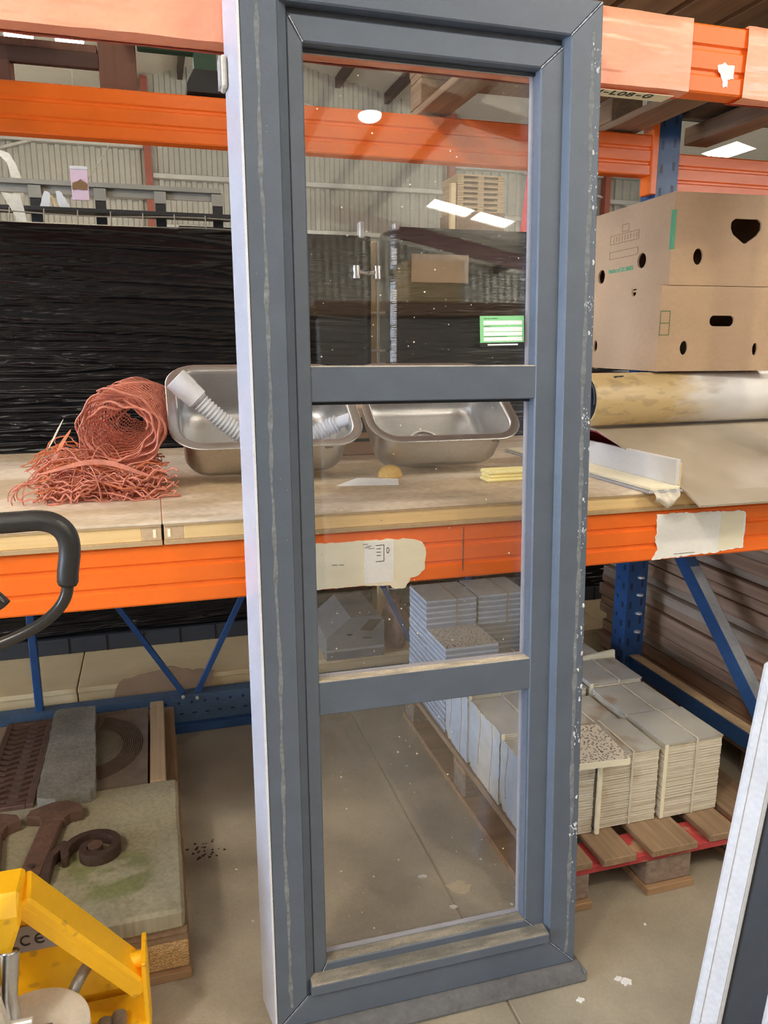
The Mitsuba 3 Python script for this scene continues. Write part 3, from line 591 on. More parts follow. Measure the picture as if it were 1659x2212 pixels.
# pale post between the stacks, with strap bands
t = thing('timber_post', 'pale timber post standing in the gap between the two black stacks', 'post')
add(t+'__shaft', bx(.965, 1.012, 3.55, 3.60, .187, 1.95, .003), 'm_cream')
for z in (1.40, 1.46, 1.63): add(t+'__band', bx(.955, 1.045, 3.52, 3.53, z, z+.012, .002), 'm_paperwhite')
add(t+'__window_frame', exz(sbox(.955, 1.78, 1.045, 1.96).difference(sbox(.955, 1.80, 1.028, 1.948)), .02, 3.66), 'm_white')
t = thing('clamp', 'chrome twin clamp bridging the gap between the black stacks', 'clamp')
for x in (.876, .972): add(t+'__jaw', lathe([(.001, -.027), (.017, -.027), (.017, .027), (.001, .027)], 20), 'm_chrome', 30); scene[[k for k in scene if k.startswith(t+'__jaw')][-1]]['to_world'] = T().translate([x, 3.402, 1.802])
add(t+'__bridge', tube(smoothpath([(.876, 3.402, 1.803), (.90, 3.402, 1.800), (.925, 3.402, 1.797), (.95, 3.402, 1.800), (.972, 3.402, 1.803)], 20), np.r_[.016, np.linspace(.014, .009, 9), np.linspace(.009, .014, 9), .016], 14), 'm_chrome', True)
add(t+'__bolt', lathe([(.0, -.01), (.006, -.01), (.006, .008), (0, .01)], 12), 'm_greysteel'); scene[t+'__bolt']['to_world'] = T().translate([.925, 3.388, 1.80]).rotate([1, 0, 0], 90)
# wire mesh and card strip lying on top of the left stack
t = thing('wire_tray', 'long wire mesh tray edge lying on top of the left black stack', 'tray')
for z, y in ((1.960, 3.47), (2.005, 3.50)): add(t+'__wire', tube([[x, y, z+.006*math.sin(x*7)] for x in np.linspace(-1.6, .60, 60)], .0028, 5), 'm_wire')
for i in range(17): add(t+'__tie', tube([[-1.5+i*.125, 3.47, 1.958], [-1.5+i*.125, 3.50, 2.02]], .0024, 5), 'm_wire')
t = thing('card_strip', 'pale strip of card lying on top of the left black stack', 'cardboard')
add(t+'__strip', bx(-1.7, .12, 3.52, 3.60, 1.953, 1.972, .002), 'm_paper')
t = thing('board_offcut', 'dark board lying at the right end on top of the left black stack', 'board')
add(t+'__board', bx(.14, .42, 3.50, 3.63, 1.953, 1.978, .003), 'm_black')

# ------------------------------------------------------------------ things far behind the stacks
t = thing('guard_rail', 'grey steel guard rail on short posts beyond the black stacks', 'rail')
add(t+'__beam', cat([bx(-3.2, .545, 5.98, 6.10, 2.545, 2.575), bx(-3.2, .53, 6.03, 6.05, 2.495, 2.545)]), 'm_galvdk')
for x in (-2.3, -1.9, -1.50, -1.09, -.69, -.275, .124, .52):
    k = add(t+'__post', cat([bx(x-.035, x+.035, 6.0, 6.03, 1.2, 2.545)]), 'm_black'); add(t+'__post_cap', bx(x-.04, x+.04, 5.99, 6.0, 2.46, 2.54), 'm_galvdk')
add(t+'__beam', bx(-3.2, .55, 5.98, 6.10, 1.15, 1.20), 'm_galvdk')
for x in (-3.0, .3): add(t+'__support', bx(x-.05, x+.05, 6.0, 6.1, 0, 1.15), 'm_galvdk')
GR = t; add(GR+'__shelf', bx(-3.2, .6, 5.80, 5.98, 2.352, 2.378, .002), 'm_black')
t = thing('hanging_sign', 'pink hanging board with a brown patch and a white top', 'sign')
add(t+'__panel', bx(-.379, -.287, 4.99, 5.01, 2.297, 2.463, .002), 'm_pink')
add(t+'__top_edge', bx(-.381, -.285, 4.985, 5.015, 2.460, 2.478, .002), 'm_white')
add(t+'__patch', exz(torn([(-.375, 2.355), (-.298, 2.352), (-.293, 2.385), (-.315, 2.402), (-.328, 2.410), (-.345, 2.395), (-.370, 2.388)], .002, .01, 2), .004, 4.988), 'm_brownpaint')
add(t+'__cord', tube([[-.295, 5.0, 2.40], [-.19, 5.02, 2.56], [-.10, 5.05, 2.72], [0.25, 5.2, roof_z(.25)-.2]], .0022, 5), 'm_wire')
add(t+'__hook_wire', tube([[-.33, 5.0, 2.478], [-.33, 5.0, roof_z(-.33)-.02]], .0012, 4), 'm_wire')
t = thing('plastic_sheet', 'left white triangular plastic piece standing in front of the guard rail', 'plastic piece')
add(t+'__sheet', eyz([], .1) if 0 else exz(torn([(-.659, 2.380), (-.621, 2.491), (-.585, 2.483), (-.593, 2.380)], .0015, .02, 2), .008, 5.90), 'm_white')
t = thing('plastic_sheet', 'right white triangular plastic piece standing in front of the guard rail', 'plastic piece')
add(t+'__sheet', exz(torn([(-.550, 2.491), (-.520, 2.495), (-.455, 2.380), (-.532, 2.380)], .0015, .02, 5), .008, 5.90), 'm_white')
t = thing('timber_offcut', 'thin pale stick leaning between the white plastic pieces', 'stick')
add(t+'__stick', beam([-.585, 5.94, 2.47], [-.55, 5.90, 2.382], .014, .014), 'm_cream')
t = thing('plastic_arch', 'curved white plastic arch at the far left beyond the rail', 'plastic piece')
arc = [(-1.05, 2.52), (-.95, 2.605), (-.86, 2.63), (-.79, 2.620), (-.743, 2.605), (-.71, 2.548), (-.685, 2.46), (-.685, 2.2), (-.74, 2.2), (-.74, 2.46), (-.758, 2.55), (-.80, 2.595), (-.86, 2.60), (-.93, 2.575), (-1.02, 2.50)]
arc = [(x*1.18, 1.5+(z-1.5)*1.18) for x, z in arc]; add(t+'__arch', exz(arc, .05, 6.40), 'm_clearfilm'); add(t+'__stand', bx(-.88, -.80, 6.33, 6.42, 0, 2.33), 'm_clearfilm')
t = thing('bracket_plate', 'pale triangular bracket plate beside the left white plastic pieces', 'bracket')
add(t+'__plate', exz([(-.84, 2.42), (-.73, 2.41), (-.69, 2.16), (-.71, 2.16)], .02, 5.62), 'm_clearfilm'); add(t+'__rod', bx(-.71, -.69, 5.60, 5.62, 0, 2.2), 'm_clearfilm')

def pallet(key, label, x0, y0, z0, w, d, group=None, deck='m_pallet', bearer='m_palletx', block='m_blockgrey', base='m_palletx', front=None, parts=True):
    """boards along y; bearers across x; nine blocks"""
    t = thing(key, label, 'pallet', group)
    bxs = [(0, .145), (.177, .277), (.327, .472), (.523, .623), (w-.145, w)]
    for i, (a, b) in enumerate(bxs): add(t+'__deck_board', bx(x0+a+rnd.uniform(-.003, .003), x0+b, y0+rnd.uniform(-.006, .012), y0+d-rnd.uniform(0, .01), z0+.122, z0+.144, .0025), deck)
    for i, y in enumerate((y0+.012, y0+d/2-.05, y0+d-.112)): add(t+'__bearer', bx(x0, x0+w, y, y+.1, z0+.100, z0+.122, .0015), front if (front and i == 0) else bearer)
    for a in (0, w/2-.07, w-.145):
        for y in (y0+.014, y0+d/2-.05, y0+d-.112): add(t+'__block', bx(x0+a, x0+a+.145, y, y+.098, z0+.022, z0+.100, .004), block)
        add(t+'__base_board', bx(x0+a-.004, x0+a+.149, y0, y0+d, z0, z0+.022, .002), base)
    return t
def far_pallet(x, y, z, k):
    t = thing('far_pallet', None, None); labels[t] = {'label': f'empty pallet, {nth(6-k)}, in the tall stack against the far wall', 'category': 'pallet', 'group': 'empty pallets stacked by the far wall'}
    add(t+'__deck', bx(x, x+.92, y, y+.8, z+.062, z+.085), 'm_timberend')
    add(t+'__base', bx(x, x+.92, y, y+.8, z, z+.014), 'm_timberend')
    for a in (0, .40, .80): add(t+'__block', bx(x+a, x+a+.12, y+.01, y+.79, z+.014, z+.062), 'm_corr')
for i in range(7): far_pallet(5.52, 14.0, 3.86+i*.092, i)
t = thing('far_crate', 'tall timber crate under the far stack of empty pallets', 'crate'); add(t+'__box', bx(5.5, 6.46, 13.98, 14.85, 0, 3.86, .01), 'm_palletdk')
t = thing('far_post', 'pale timber post beside the far stack of pallets', 'post'); add(t+'__shaft', bx(5.395, 5.49, 14.0, 14.1, 0, 4.34, .005), 'm_cream')
t = thing('red_tarpaulin', 'red tarpaulin hanging at the right edge of the upper pane', 'tarpaulin')
add(t+'__cloth', grid(24, 30, lambda u, v: np.c_[4.46+(.75*u-.02)+(-.16)*v*(1-u), 9+.05*np.sin(u*18)*v, 3.55-1.6*v]), 'm_redtarp', True)
add(t+'__pole', bx(4.5, 5.25, 9.0, 9.04, 3.53, 3.58), 'm_galv'); add(t+'__stand', bx(5.18, 5.23, 9.0, 9.04, 0, 3.56), 'm_galv')

# ------------------------------------------------------------------ spare rack frame lying on its edge behind the bench
t = thing('spare_upright_frame', 'blue rack frame lying on its long edge under the bench, V braces showing', 'rack frame')
prof = [(2.925, .022), (2.925, .145), (2.985, .145), (2.985, .130), (2.935, .130), (2.935, .022)]
add(t+'__upright', eyz(prof, 3.2, -1.9), 'm_bluedusty')
kk = add(t+'__lower_flange', bx(-1.9, 1.3, 2.895, 2.985, 0, .034, .002), 'm_blue')
add(t+'__upright', eyz([(y, z+.95) for y, z in prof], 3.2, -1.9), 'm_blue')
hs = []
for i in range(64):
    x = -1.88+i*.05; hs += [tr(lathe([(0, -.0008), (.006, -.0008), (.006, .0008), (0, .0008)], 8).apply_transform(trimesh.transformations.rotation_matrix(math.pi/2, [1, 0, 0])), x, 2.925, .115), bx(x, x+.016, 2.924, 2.926, .066, .072)]
kk = add(t+'__slot', cat(hs), 'm_bluedark'); labels[kk] = {'kind': 'stuff', 'label': 'rows of small punched slots'}
for a, b in (((-.170, .508), (.038, .148)), ((.283, .521), (.091, .138)), ((.86, .522), (1.04, .145)), ((1.25, .52), (1.09, .14)), ((-.76, .52), (-.97, .145)), ((-1.2, .52), (-1.02, .14))):
    d_ = ((a[0]-b[0]), (a[1]-b[1])); f = (1.0-b[1])/d_[1]
    add(t+'__brace', beam([b[0]+d_[0]*1.6, 2.95, b[1]+d_[1]*1.6], [b[0], 2.95, b[1]], .020, .020), 'm_blue')
    add(t+'__bolt', tr(lathe([(0, -.002), (.007, -.002), (.007, .006), (0, .008)], 10).apply_transform(trimesh.transformations.rotation_matrix(math.pi/2, [1, 0, 0])), b[0], 2.922, b[1]-.006), 'm_bolt')
add(t+'__strut', bx(-.50, -.472, 2.94, 2.965, .13, 1.0, .002), 'm_blue')
t = thing('cardboard_scrap', 'torn brown cardboard scrap leaning behind the blue frame under the bench', 'cardboard')
add(t+'__sheet', tr(rot(exz(torn([(-.23, 0), (-.20, .10), (-.06, .135), (.0, .160), (.06, .125), (.155, .115), (.150, .05), (.13, .0)], .003, .015, 7), .004, 0), -14, [1, 0, 0]), 0, 2.992, .125) if 0 else tr(exz(torn([(-.23, .12), (-.20, .20), (-.06, .225), (.0, .240), (.06, .215), (.165, .205), (.160, .16), (.13, .12)], .003, .015, 7), .004, 0), 0, 3.015, 0), 'm_kraftdark')

# ------------------------------------------------------------------ goods on the bench
# sink bowls
def sink(x0, w, l, label):
    t = thing('sink_bowl', label, 'sink')
    th = math.radians(35); F = np.array([x0+w/2, 1.945, 1.243])
    M = np.eye(4); M[:3, 1] = [0, math.cos(th), math.sin(th)]; M[:3, 2] = [0, -math.sin(th), math.cos(th)]; M[:3, 3] = F+M[:3, 1]*l/2
    rim = []
    # rings: (inset, depth, corner radius)
    for ins, dep, r in ((0, -.004, .085), (-.001, .0, .085), (.002, .0022, .085), (.020, .0015, .075), (.026, -.002, .07), (.029, -.010, .068), (.034, -.060, .07), (.038, -.115, .072), (.050, -.140, .07), (.075, -.150, .06), (.135, -.154, .028)):
        p = rr(w-2*ins, l-2*ins, max(r-ins*.4, .02), 10); c = np.array(p.exterior.coords)[:-1]; 
        if not p.exterior.is_ccw: c = c[::-1]
        k0 = np.argmin(np.abs(np.arctan2(c[:, 1], c[:, 0]))); c = np.roll(c, -k0, 0)
        d = np.r_[0, np.cumsum(np.linalg.norm(np.diff(np.vstack([c, c[:1]]), axis=0), axis=1))]; s_ = np.linspace(0, d[-1], 97)[:-1]
        cc = np.vstack([c, c[:1]]); rim.append(np.c_[np.interp(s_, d, cc[:, 0]), np.interp(s_, d, cc[:, 1]), np.full(96, dep)])
    V = np.vstack(rim); n = 96; F_ = []
    for i in range(len(rim)-1):
        for k in range(n):
            a, b = i*n+k, i*n+(k+1) % n; F_ += [[a, b, b+n], [a, b+n, a+n]]
    V = np.vstack([V, [0, 0, -.156]]); c = len(V)-1
    for k in range(n): F_.append([(len(rim)-1)*n+k, (len(rim)-1)*n+(k+1) % n, c])
    add(t+'__bowl', xf(tm(V, F_), M), 'm_steel', 40)
    dr_ = tr(lathe([(.052, .001), (.050, .004), (.044, .004), (.040, -.004), (.028, -.007), (.001, -.007)], 32), 0, -.01, -.153)
    add(t+'__drain_ring', xf(dr_, M), 'm_chrome', 35)
    add(t+'__drain_grate', xf(tr(lathe([(.001, .0), (.024, .0), (.024, -.004), (.001, -.004)], 20), 0, -.01, -.157), M), 'm_greysteel')
    add(t+'__waste_pipe', xf(tr(trimesh.creation.cylinder(radius=.030, height=.042, sections=24), 0, -.01, -.176), M), 'm_greysteel', 40)
    add(t+'__rim_clip', xf(bx(w*.28, w*.28+.02, -l/2+.012, -l/2+.022, -.022, -.004), M), 'm_greysteel')
    return t, M
s1, M1 = sink(.030, .50, .345, 'stainless steel sink bowl with a grey hose lying in it')
s2, M2 = sink(.545, .445, .345, 'empty stainless steel sink bowl, seen through the middle pane')
# props that carry the tilted bowls
for x in (.21, .36, .70, .84):
    tt = thing('timber_wedge', None, None); labels[tt] = {'label': 'timber block under the %s, on its %s' % ('sink bowl with the hose' if x < .5 else 'empty sink bowl', 'left' if x in (.21, .70) else 'right'), 'category': 'block', 'group': 'blocks under the sink bowls'}
    add(tt+'__block', eyz([(2.19, ZB+.001), (2.25, ZB+.001), (2.25, ZB+.108), (2.19, ZB+.068)], .05, x), 'm_timberend')
# waste hose
t = thing('waste_hose', 'light grey corrugated waste hose with a thick end collar', 'hose')
pth = smoothpath([(.100, 2.075, 1.365), (.140, 2.075, 1.325), (.185, 2.08, 1.285), (.235, 2.085, 1.252), (.30, 2.09, 1.232), (.375, 2.085, 1.238), (.44, 2.08, 1.268), (.475, 2.07, 1.285)], 800)
dd = np.r_[0, np.cumsum(np.linalg.norm(np.diff(pth, axis=0), axis=1))]
add(t+'__corrugated_tube', tube(pth, .0222+.0022*np.sin(dd*2*np.pi/.0105), 22), 'm_hose', True)
d0 = pth[0]-pth[16]; d0 /= np.linalg.norm(d0); p0 = pth[0]
add(t+'__collar', tube([p0-d0*.012, p0-d0*.010, p0+d0*.020, p0+d0*.024, p0+d0*.064, p0+d0*.066], [.0255, .0290, .0298, .0315, .0315, .0295], 26), 'm_hosecap', 40)
add(t+'__seal', tube([p0-d0*.020, p0-d0*.011], [.0235, .0240], 22), 'm_plate', 40)
d1 = pth[-1]-pth[-17]; d1 /= np.linalg.norm(d1)
add(t+'__end_cuff', tube([pth[-1]-d1*.002, pth[-1]+d1*.045], [.017, .016], 18), 'm_hosecap', 40)
# small things round the sinks
t = thing('yellow_pad', 'folded yellow foam pad in front of the right sink', 'pad')
for z0, z1, a in ((0, .010, 0), (.010, .020, .004), (.020, .031, .001)): add(t+'__layer', bx(.835+a, 1.005, 1.86+a, 1.92, ZB+z0, ZB+z1, .004), 'm_yellowpad', 30)
t = thing('amber_lump', 'small rounded amber lump under the front of the right sink', 'lump')
m = trimesh.creation.icosphere(subdivisions=3, radius=1.0); m.apply_scale([.034, .022, .028]); v = np.array(m.vertices); v[:, 2] = np.maximum(v[:, 2], -.006); m.vertices = v; add(t+'__lump', tr(m, .612, 2.02, ZB+.007), 'm_amber', True)
t = thing('printed_carton', 'brown carton with a dark square print between the two sinks', 'box')
add(t+'__body', bx(.42, .76, 2.46, 2.74, ZB+.001, ZB+.155, .003), 'm_kraft')
add(t+'__dark_print', bx(.600, .70, 2.4585, 2.4602, ZB+.075, ZB+.125), 'm_ink')
add(t+'__caption_bar', bx(.605, .71, 2.4585, 2.4602, ZB+.045, ZB+.055), 'm_ink')
t = thing('paper_or_reflection', 'pale grey paper lying on the bench between the sinks', 'paper')
add(t+'__sheet', ex([(.44, 1.93), (.60, 1.90), (.625, 1.99), (.52, 2.03)], .0012).apply_translation([0, 0, ZB]), 'm_paperwhite')

# roll of orange plastic netting
t = thing('netting_roll', 'roll of orange plastic mesh netting with its loose end crumpled below', 'netting')
def spiral(a, r0, r1, turns): return r0+(r1-r0)*a/(2*np.pi*turns)
C0 = np.array([-.086, 1.985, ZB+.158]); axd = np.array([.10, .99, .05]); axd /= np.linalg.norm(axd); ex_ = np.array([.99, -.10, 0]); ez_ = np.cross(ex_, axd); ez_ = ez_/np.linalg.norm(ez_)
LEN, TURN, R0, R1 = .36, 4.3, .060, .098
def netpt(a, s, wob=1.0):
    r = spiral(a, R0, R1, TURN)*(1-.85*np.clip(s/LEN, 0, 1)**1.2*np.clip(1-a/(2*np.pi*2.2), 0, 1))+wob*.0035*np.sin(a*3.1+s*9)+wob*.003*np.sin(a*7.3+s*23)
    return C0+axd*(s-.02+wob*.010*np.sin(a*2.3))[..., None]+ex_*(r*1.08*np.cos(a))[..., None]+ez_*(r*.98*np.sin(a))[..., None]
hoops, cross = [], []
A = np.linspace(0, 2*np.pi*TURN, 230)
for j in range(15):
    s = LEN*j/14; hoops.append(tube(netpt(A+.15*math.sin(j*2.1), np.full_like(A, s)), .0014, 4, caps=False))
A2 = np.linspace(0, 2*np.pi*TURN, 150)
for i, a in enumerate(A2):
    ss = np.linspace(0, LEN, 10)+.011*(i % 2); cross.append(tube(netpt(a+.05*np.sin(ss*70+i), ss), .0011, 3, caps=False))
kk = add(t+'__hoop_strands', cat(hoops), 'm_netpink'); labels[kk] = {'kind': 'stuff'}
kk = add(t+'__cross_strands', cat(cross), 'm_net'); labels[kk] = {'kind': 'stuff'}
edge = [tube(netpt(A+.02*k, np.full_like(A, -.004*k), 1.4), .0022, 5) for k in range(3)]
add(t+'__edge_cord', cat(edge), 'm_netpink')
# crumpled tail: flattened wavy layers of mesh under and left of the roll
def tail(layer):
    g_ = np.random.default_rng(40+layer); nx, ny = 20, 8; x0, x1 = -.285+g_.uniform(-.025, .03), .005+g_.uniform(-.02, .015); y0 = 1.885+g_.uniform(-.01, .03)
    z0 = .003+layer*.0085; ph = g_.random(8)*6; out = []
    lift = lambda x: .055*np.clip((-.10-x)/.16, 0, 1)*(layer/8.0)
    def pt(u, v):
        x = x0+(x1-x0)*u; y = y0+.30*v+.012*np.sin(u*9+ph[0])
        z = ZB+np.maximum(.002, z0+.010*np.sin(u*7+ph[1])*np.sin(v*4+ph[2])+.006*np.sin(u*19+ph[3])+.005*np.sin(v*15+u*11+ph[4])+lift(x)*np.sin(np.clip(u*3.2, 0, 1)*np.pi*.5+.3))
        x = x+.010*np.sin(v*13+ph[5])+.006*np.sin(u*31+v*7)
        return np.c_[x, y, z]
    for j in range(ny): u = np.linspace(0, 1, 60); out.append(tube(pt(u, np.full_like(u, j/(ny-1))), g_.uniform(.0012, .0022), 4, caps=False))
    for i in range(nx): v = np.linspace(0, 1, 16); out.append(tube(pt(np.full_like(v, i/(nx-1)), v), .0011, 3, caps=False))
    return cat(out)
for l in range(9):
    kk = add(t+'__crumpled_mesh', tail(l), ('m_net', 'm_netpink', 'm_net')[l % 3]); labels[kk] = {'kind': 'stuff'}
# loops, ribbons and torn tabs of the tail
lp = []
for i in range(20):
    g_ = np.random.default_rng(70+i); c = np.array([g_.uniform(-.29, -.12), g_.uniform(1.88, 1.97), ZB+.012]); w_, h_ = g_.uniform(.03, .09), g_.uniform(.03, .10)*(1.15 if c[0] > -.22 else .55); a = np.linspace(-.2, np.pi+.2, 18)
    lp.append(tube(np.c_[c[0]+w_*np.cos(a), c[1]+.02*np.sin(a*2+i), np.maximum(c[2]+h_*np.sin(a), ZB+.002)], .0016, 5))
for i in range(40):
    g_ = np.random.default_rng(170+i); c = np.array([g_.uniform(-.26, .0), g_.uniform(1.868, 1.90)]); u = np.linspace(-1, 1, 14); w_ = g_.uniform(.02, .07); zz = g_.uniform(.003, .07)
    lp.append(tube(np.c_[c[0]+w_*u, c[1]+.008*np.sin(u*4+i), ZB+np.maximum(.0025, zz+.010*np.sin(u*3+i)+.006*np.sin(u*9+i))], g_.uniform(.0012, .003), 5))
add(t+'__loose_loops', cat(lp), 'm_netpink', True)
labels[t+'__loose_loops'] = {'kind': 'stuff'}
def tab(pts, w, mat, key):
    P_ = smoothpath(pts, 14); ww = w*np.sin(np.linspace(.25, np.pi-.25, 14)); side = np.array([.25, .1, 1.0]); 
    V = np.vstack([P_-side*ww[:, None]*.5, P_+side*ww[:, None]*.5]); F_ = []
    for i in range(13): F_ += [[i, i+1, i+15], [i, i+15, i+14]]
    m = tm(V, F_); m2 = m.copy(); m2.vertices = m2.vertices+[0, .0016, 0]; m2.invert(); return add(t+'__'+key, cat([m, m2]), mat)
tab([(-.265, 1.875, ZB+.072), (-.20, 1.870, ZB+.088), (-.13, 1.872, ZB+.096), (-.06, 1.874, ZB+.074), (.0, 1.88, ZB+.05)], .012, 'm_netpink', 'ribbon')
tab([(-.245, 1.93, ZB+.12), (-.225, 1.93, ZB+.155), (-.205, 1.93, ZB+.190)], .016, 'm_netpale', 'torn_tab')
tab([(-.25, 1.925, ZB+.06), (-.22, 1.92, ZB+.12), (-.19, 1.92, ZB+.165)], .03, 'm_net', 'torn_tab')
tab([(-.20, 1.92, ZB+.03), (-.17, 1.915, ZB+.075), (-.16, 1.915, ZB+.11)], .04, 'm_net', 'torn_tab')

# lino fold, lino roll, banana boxes
t = thing('folded_lino', 'buff lino sheet folded over on the bench and hanging over its front edge', 'lino')
def fold(off):
    c = [(1.545, 1.112), (1.60, 1.136), (1.64, 1.148), (1.72, 1.170), (1.84, 1.216), (1.95, 1.256), (2.06, 1.262)]
    a = np.linspace(np.pi/2, -np.pi/2, 12); R_ = .060
    P_ = c+[(2.08+R_*math.cos(q), 1.202+R_*math.sin(q)) for q in a]+[(1.95, 1.1425), (1.75, 1.1425)]
    return LineString(P_)
ln = fold(0).buffer(.0028, cap_style=2, join_style=1)
def skew(m):
    v = np.array(m.vertices); k_ = np.clip((v[:, 1]-1.80)/.17, 0, 1)*(v[:, 0] < 1.5); v[:, 0] -= .052*k_*(v[:, 0] < 1.5); m.vertices = v; return m
add(t+'__sheet', cat([skew(eyz(ln, .438, 1.255)), eyz(ln.intersection(sbox(1.75, 1.0, 2.3, 1.5)), .80, 1.693)]), 'm_lino', 40)
lb = fold(0).buffer(.0030, single_sided=False, cap_style=2).difference(fold(0).buffer(.0029))
inn = LineString([(1.80, 1.196), (1.95, 1.2505), (2.06, 1.2565), (2.095, 1.250), (2.125, 1.228), (2.131, 1.202), (2.12, 1.17), (2.09, 1.150), (1.98, 1.147), (1.80, 1.147)]).buffer(.0014, cap_style=2)
kk = add(t+'__red_backing', skew(eyz(inn, .43, 1.256)), 'm_redback', 40); labels[kk] = {'label': 'dark red backing inside the fold'}
t = thing('lino_roll', 'thick roll of lino, buff at its open end, a white glow painted further along', 'roll')
a = np.linspace(0, 2*np.pi*1.35, 90); ra = .071-.006*np.maximum(0, a-2*np.pi)/1.2
p_in = np.c_[ra*np.cos(a+2.2), ra*np.sin(a+2.2)]
tub = LineString(p_in).buffer(.0030, cap_style=2)
ax0 = np.array([1.165, 1.965, 1.3425]); ax1 = np.array([2.75, 2.06, 1.3435]); d_ = ax1-ax0; l_ = np.linalg.norm(d_); d_ /= l_
M = np.eye(4); M[:3, 2] = d_; xx = np.cross([0, 0, 1], d_); xx /= np.linalg.norm(xx); M[:3, 0] = xx; M[:3, 1] = np.cross(d_, xx); M[:3, 3] = ax0
outer = Point(0, 0).buffer(.0745, quad_segs=24).difference(Point(0, 0).buffer(.0690, quad_segs=24))
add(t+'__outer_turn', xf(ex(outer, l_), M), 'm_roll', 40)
aa = np.linspace(0, 2*np.pi*.86, 60); inner = LineString(np.c_[(.0665-.010*np.clip((aa-3.6)/2, 0, 1))*np.cos(aa-2.1), (.0665-.010*np.clip((aa-3.6)/2, 0, 1))*np.sin(aa-2.1)]).buffer(.0022, cap_style=2)
kk = add(t+'__inner_turn', xf(ex(inner, l_-.004), M), 'm_rollin', 40); labels[kk] = {'label': 'dark blue-grey inner turn of the roll'}
kk = add(t+'__black_mark', xf(tr(rot(ex(torn([(0, 0), (.022, .002), (.034, .010), (.030, .013), (.010, .007), (.002, .006)], .0008, .004, 3), .0012), 0, [0, 0, 1]), 0, 0, 0), np.eye(4)), 'm_ink')
v = np.array(scene and meshkit.WRITTEN[scene[kk]['filename']][0]); del scene[kk]
ms = torn([(0, 0), (.022, .002), (.036, .006), (.032, .010), (.010, .007), (.002, .006)], .0008, .004, 3)
mk = ex(ms, .001); vv = np.array(mk.vertices); an = 2.15-vv[:, 1]/.0745; rad = .0746+vv[:, 2]*.6
mk.vertices = np.c_[rad*np.cos(an), rad*np.sin(an), vv[:, 0]+.075]; add(t+'__black_mark', xf(mk, M), 'm_ink')

def holes_panel(w, h, holes, th=.006):
    p = sbox(0, 0, w, h)
    for q in holes: p = p.difference(q)
    return exz(p, th, th)
def banana(key, label, x0, y0, z0, w, d, h, fh, sh, yawdeg, lid=True):
    t = thing(key, label, 'box'); M = trimesh.transformations.rotation_matrix(math.radians(yawdeg), [0, 0, 1]); M[:3, 3] = [x0, y0, z0]
    A = lambda k, m, b: add(t+'__'+k, xf(m, M), b)
    fr = holes_panel(w, h, fh); A('front_panel', fr, 'm_kraft')
    sd = rot(holes_panel(d-.012, h, sh), 90, [0, 0, 1]); sd = tr(sd, .006, .006, 0); A('left_panel', sd, 'm_kraft')
    A('right_panel', bx(w-.006, w, .006, d-.006, 0, h), 'm_kraft'); A('back_panel', bx(0, w, d-.006, d, 0, h), 'm_kraft')
    A('base', bx(.006, w-.006, .006, d-.006, .002, .007), 'm_kraftdark')
    if lid: A('lid', bx(.0065, w-.0065, .0065, d-.0065, h-.010, h-.004), 'm_kraft')
    else: A('inner_flap', bx(.010, w-.010, .020, .024, .03, h-.02), 'm_kraftdark')
    return t, A
circ = lambda x, z, rx, rz: affinity.scale(Point(x, z).buffer(1, quad_segs=8), rx, rz)
shield = Polygon([(-.046, .022), (-.036, .030), (.036, .030), (.046, .022), (.046, .006), (.036, -.008), (.004, -.030), (-.004, -.030), (-.038, -.008), (-.046, .006)]).buffer(.003)
zl1 = 1.4205
lowb, A = banana('fruit_carton', 'lower of two cardboard fruit cartons, with a dark slot hand hole, on the lino roll', 1.386, 1.945, zl1, .395, .50, .238,
    [affinity.translate(rr(.080, .030, .013), .202, .142), circ(.085, .066, .0125, .020), circ(.320, .062, .0085, .018)], [circ(.140, .232, .014, .016), circ(.36, .07, .012, .018)], -3.5)
for z0 in (.102, .135, .168): A('print', bx(-.002+.003, .034, -.0008, .0002, z0-.0012, z0+.0012), 'm_olive')
for x in (.002, .0315): A('print', bx(x, x+.0022, -.0008, .0002, .102, .168), 'm_olive')
upb, A = banana('fruit_carton', 'upper of two cardboard fruit cartons, with a shield-shaped hand hole and green print', 1.408, 1.945, zl1+.2395, .40, .50, .248,
    [affinity.translate(shield, .232, .150), circ(.086, .078, .0155, .022), circ(.385, .06, .010, .018)], [circ(.145, .080, .024, .022), circ(.385, .052, .022, .022)], -3.5, lid=True)
A('green_tab', bx(-.0008, .0085, -.0009, .0002, .096, .200), 'm_green'); A('green_tab', bx(-.0009, .0002, .0, .010, .096, .200), 'm_green')
fr_ = []
for y0, y1, z0, z1 in ((.175, .345, .145, .172), (.175, .345, .100, .123), (.235, .275, .176, .198)):
    fr_ += [bx(-.0008, .0002, y0, y1, z0, z0+.0014), bx(-.0008, .0002, y0, y1, z1-.0014, z1), bx(-.0008, .0002, y0, y0+.0016, z0, z1), bx(-.0008, .0002, y1-.0016, y1, z0, z1)]
for i in range(9): fr_.append(bx(-.0008, .0002, .187+i*.017, .1885+i*.017, .151, .166))
A('faint_print', cat(fr_), 'm_print')
tx = meshkit.text_mesh('Product of COLOMBIA', .0125, .0008, bold=True); w = tx.bounds[1][0]
tx = tx.apply_scale([.150/w, 1, 1]); tx = xf(tx, np.array([[0, 0, -1, 0], [-1, 0, 0, 0], [0, 1, 0, 0], [0, 0, 0, 1.]])); A('lettering', tr(tx, 0, .345, .058), 'm_green')
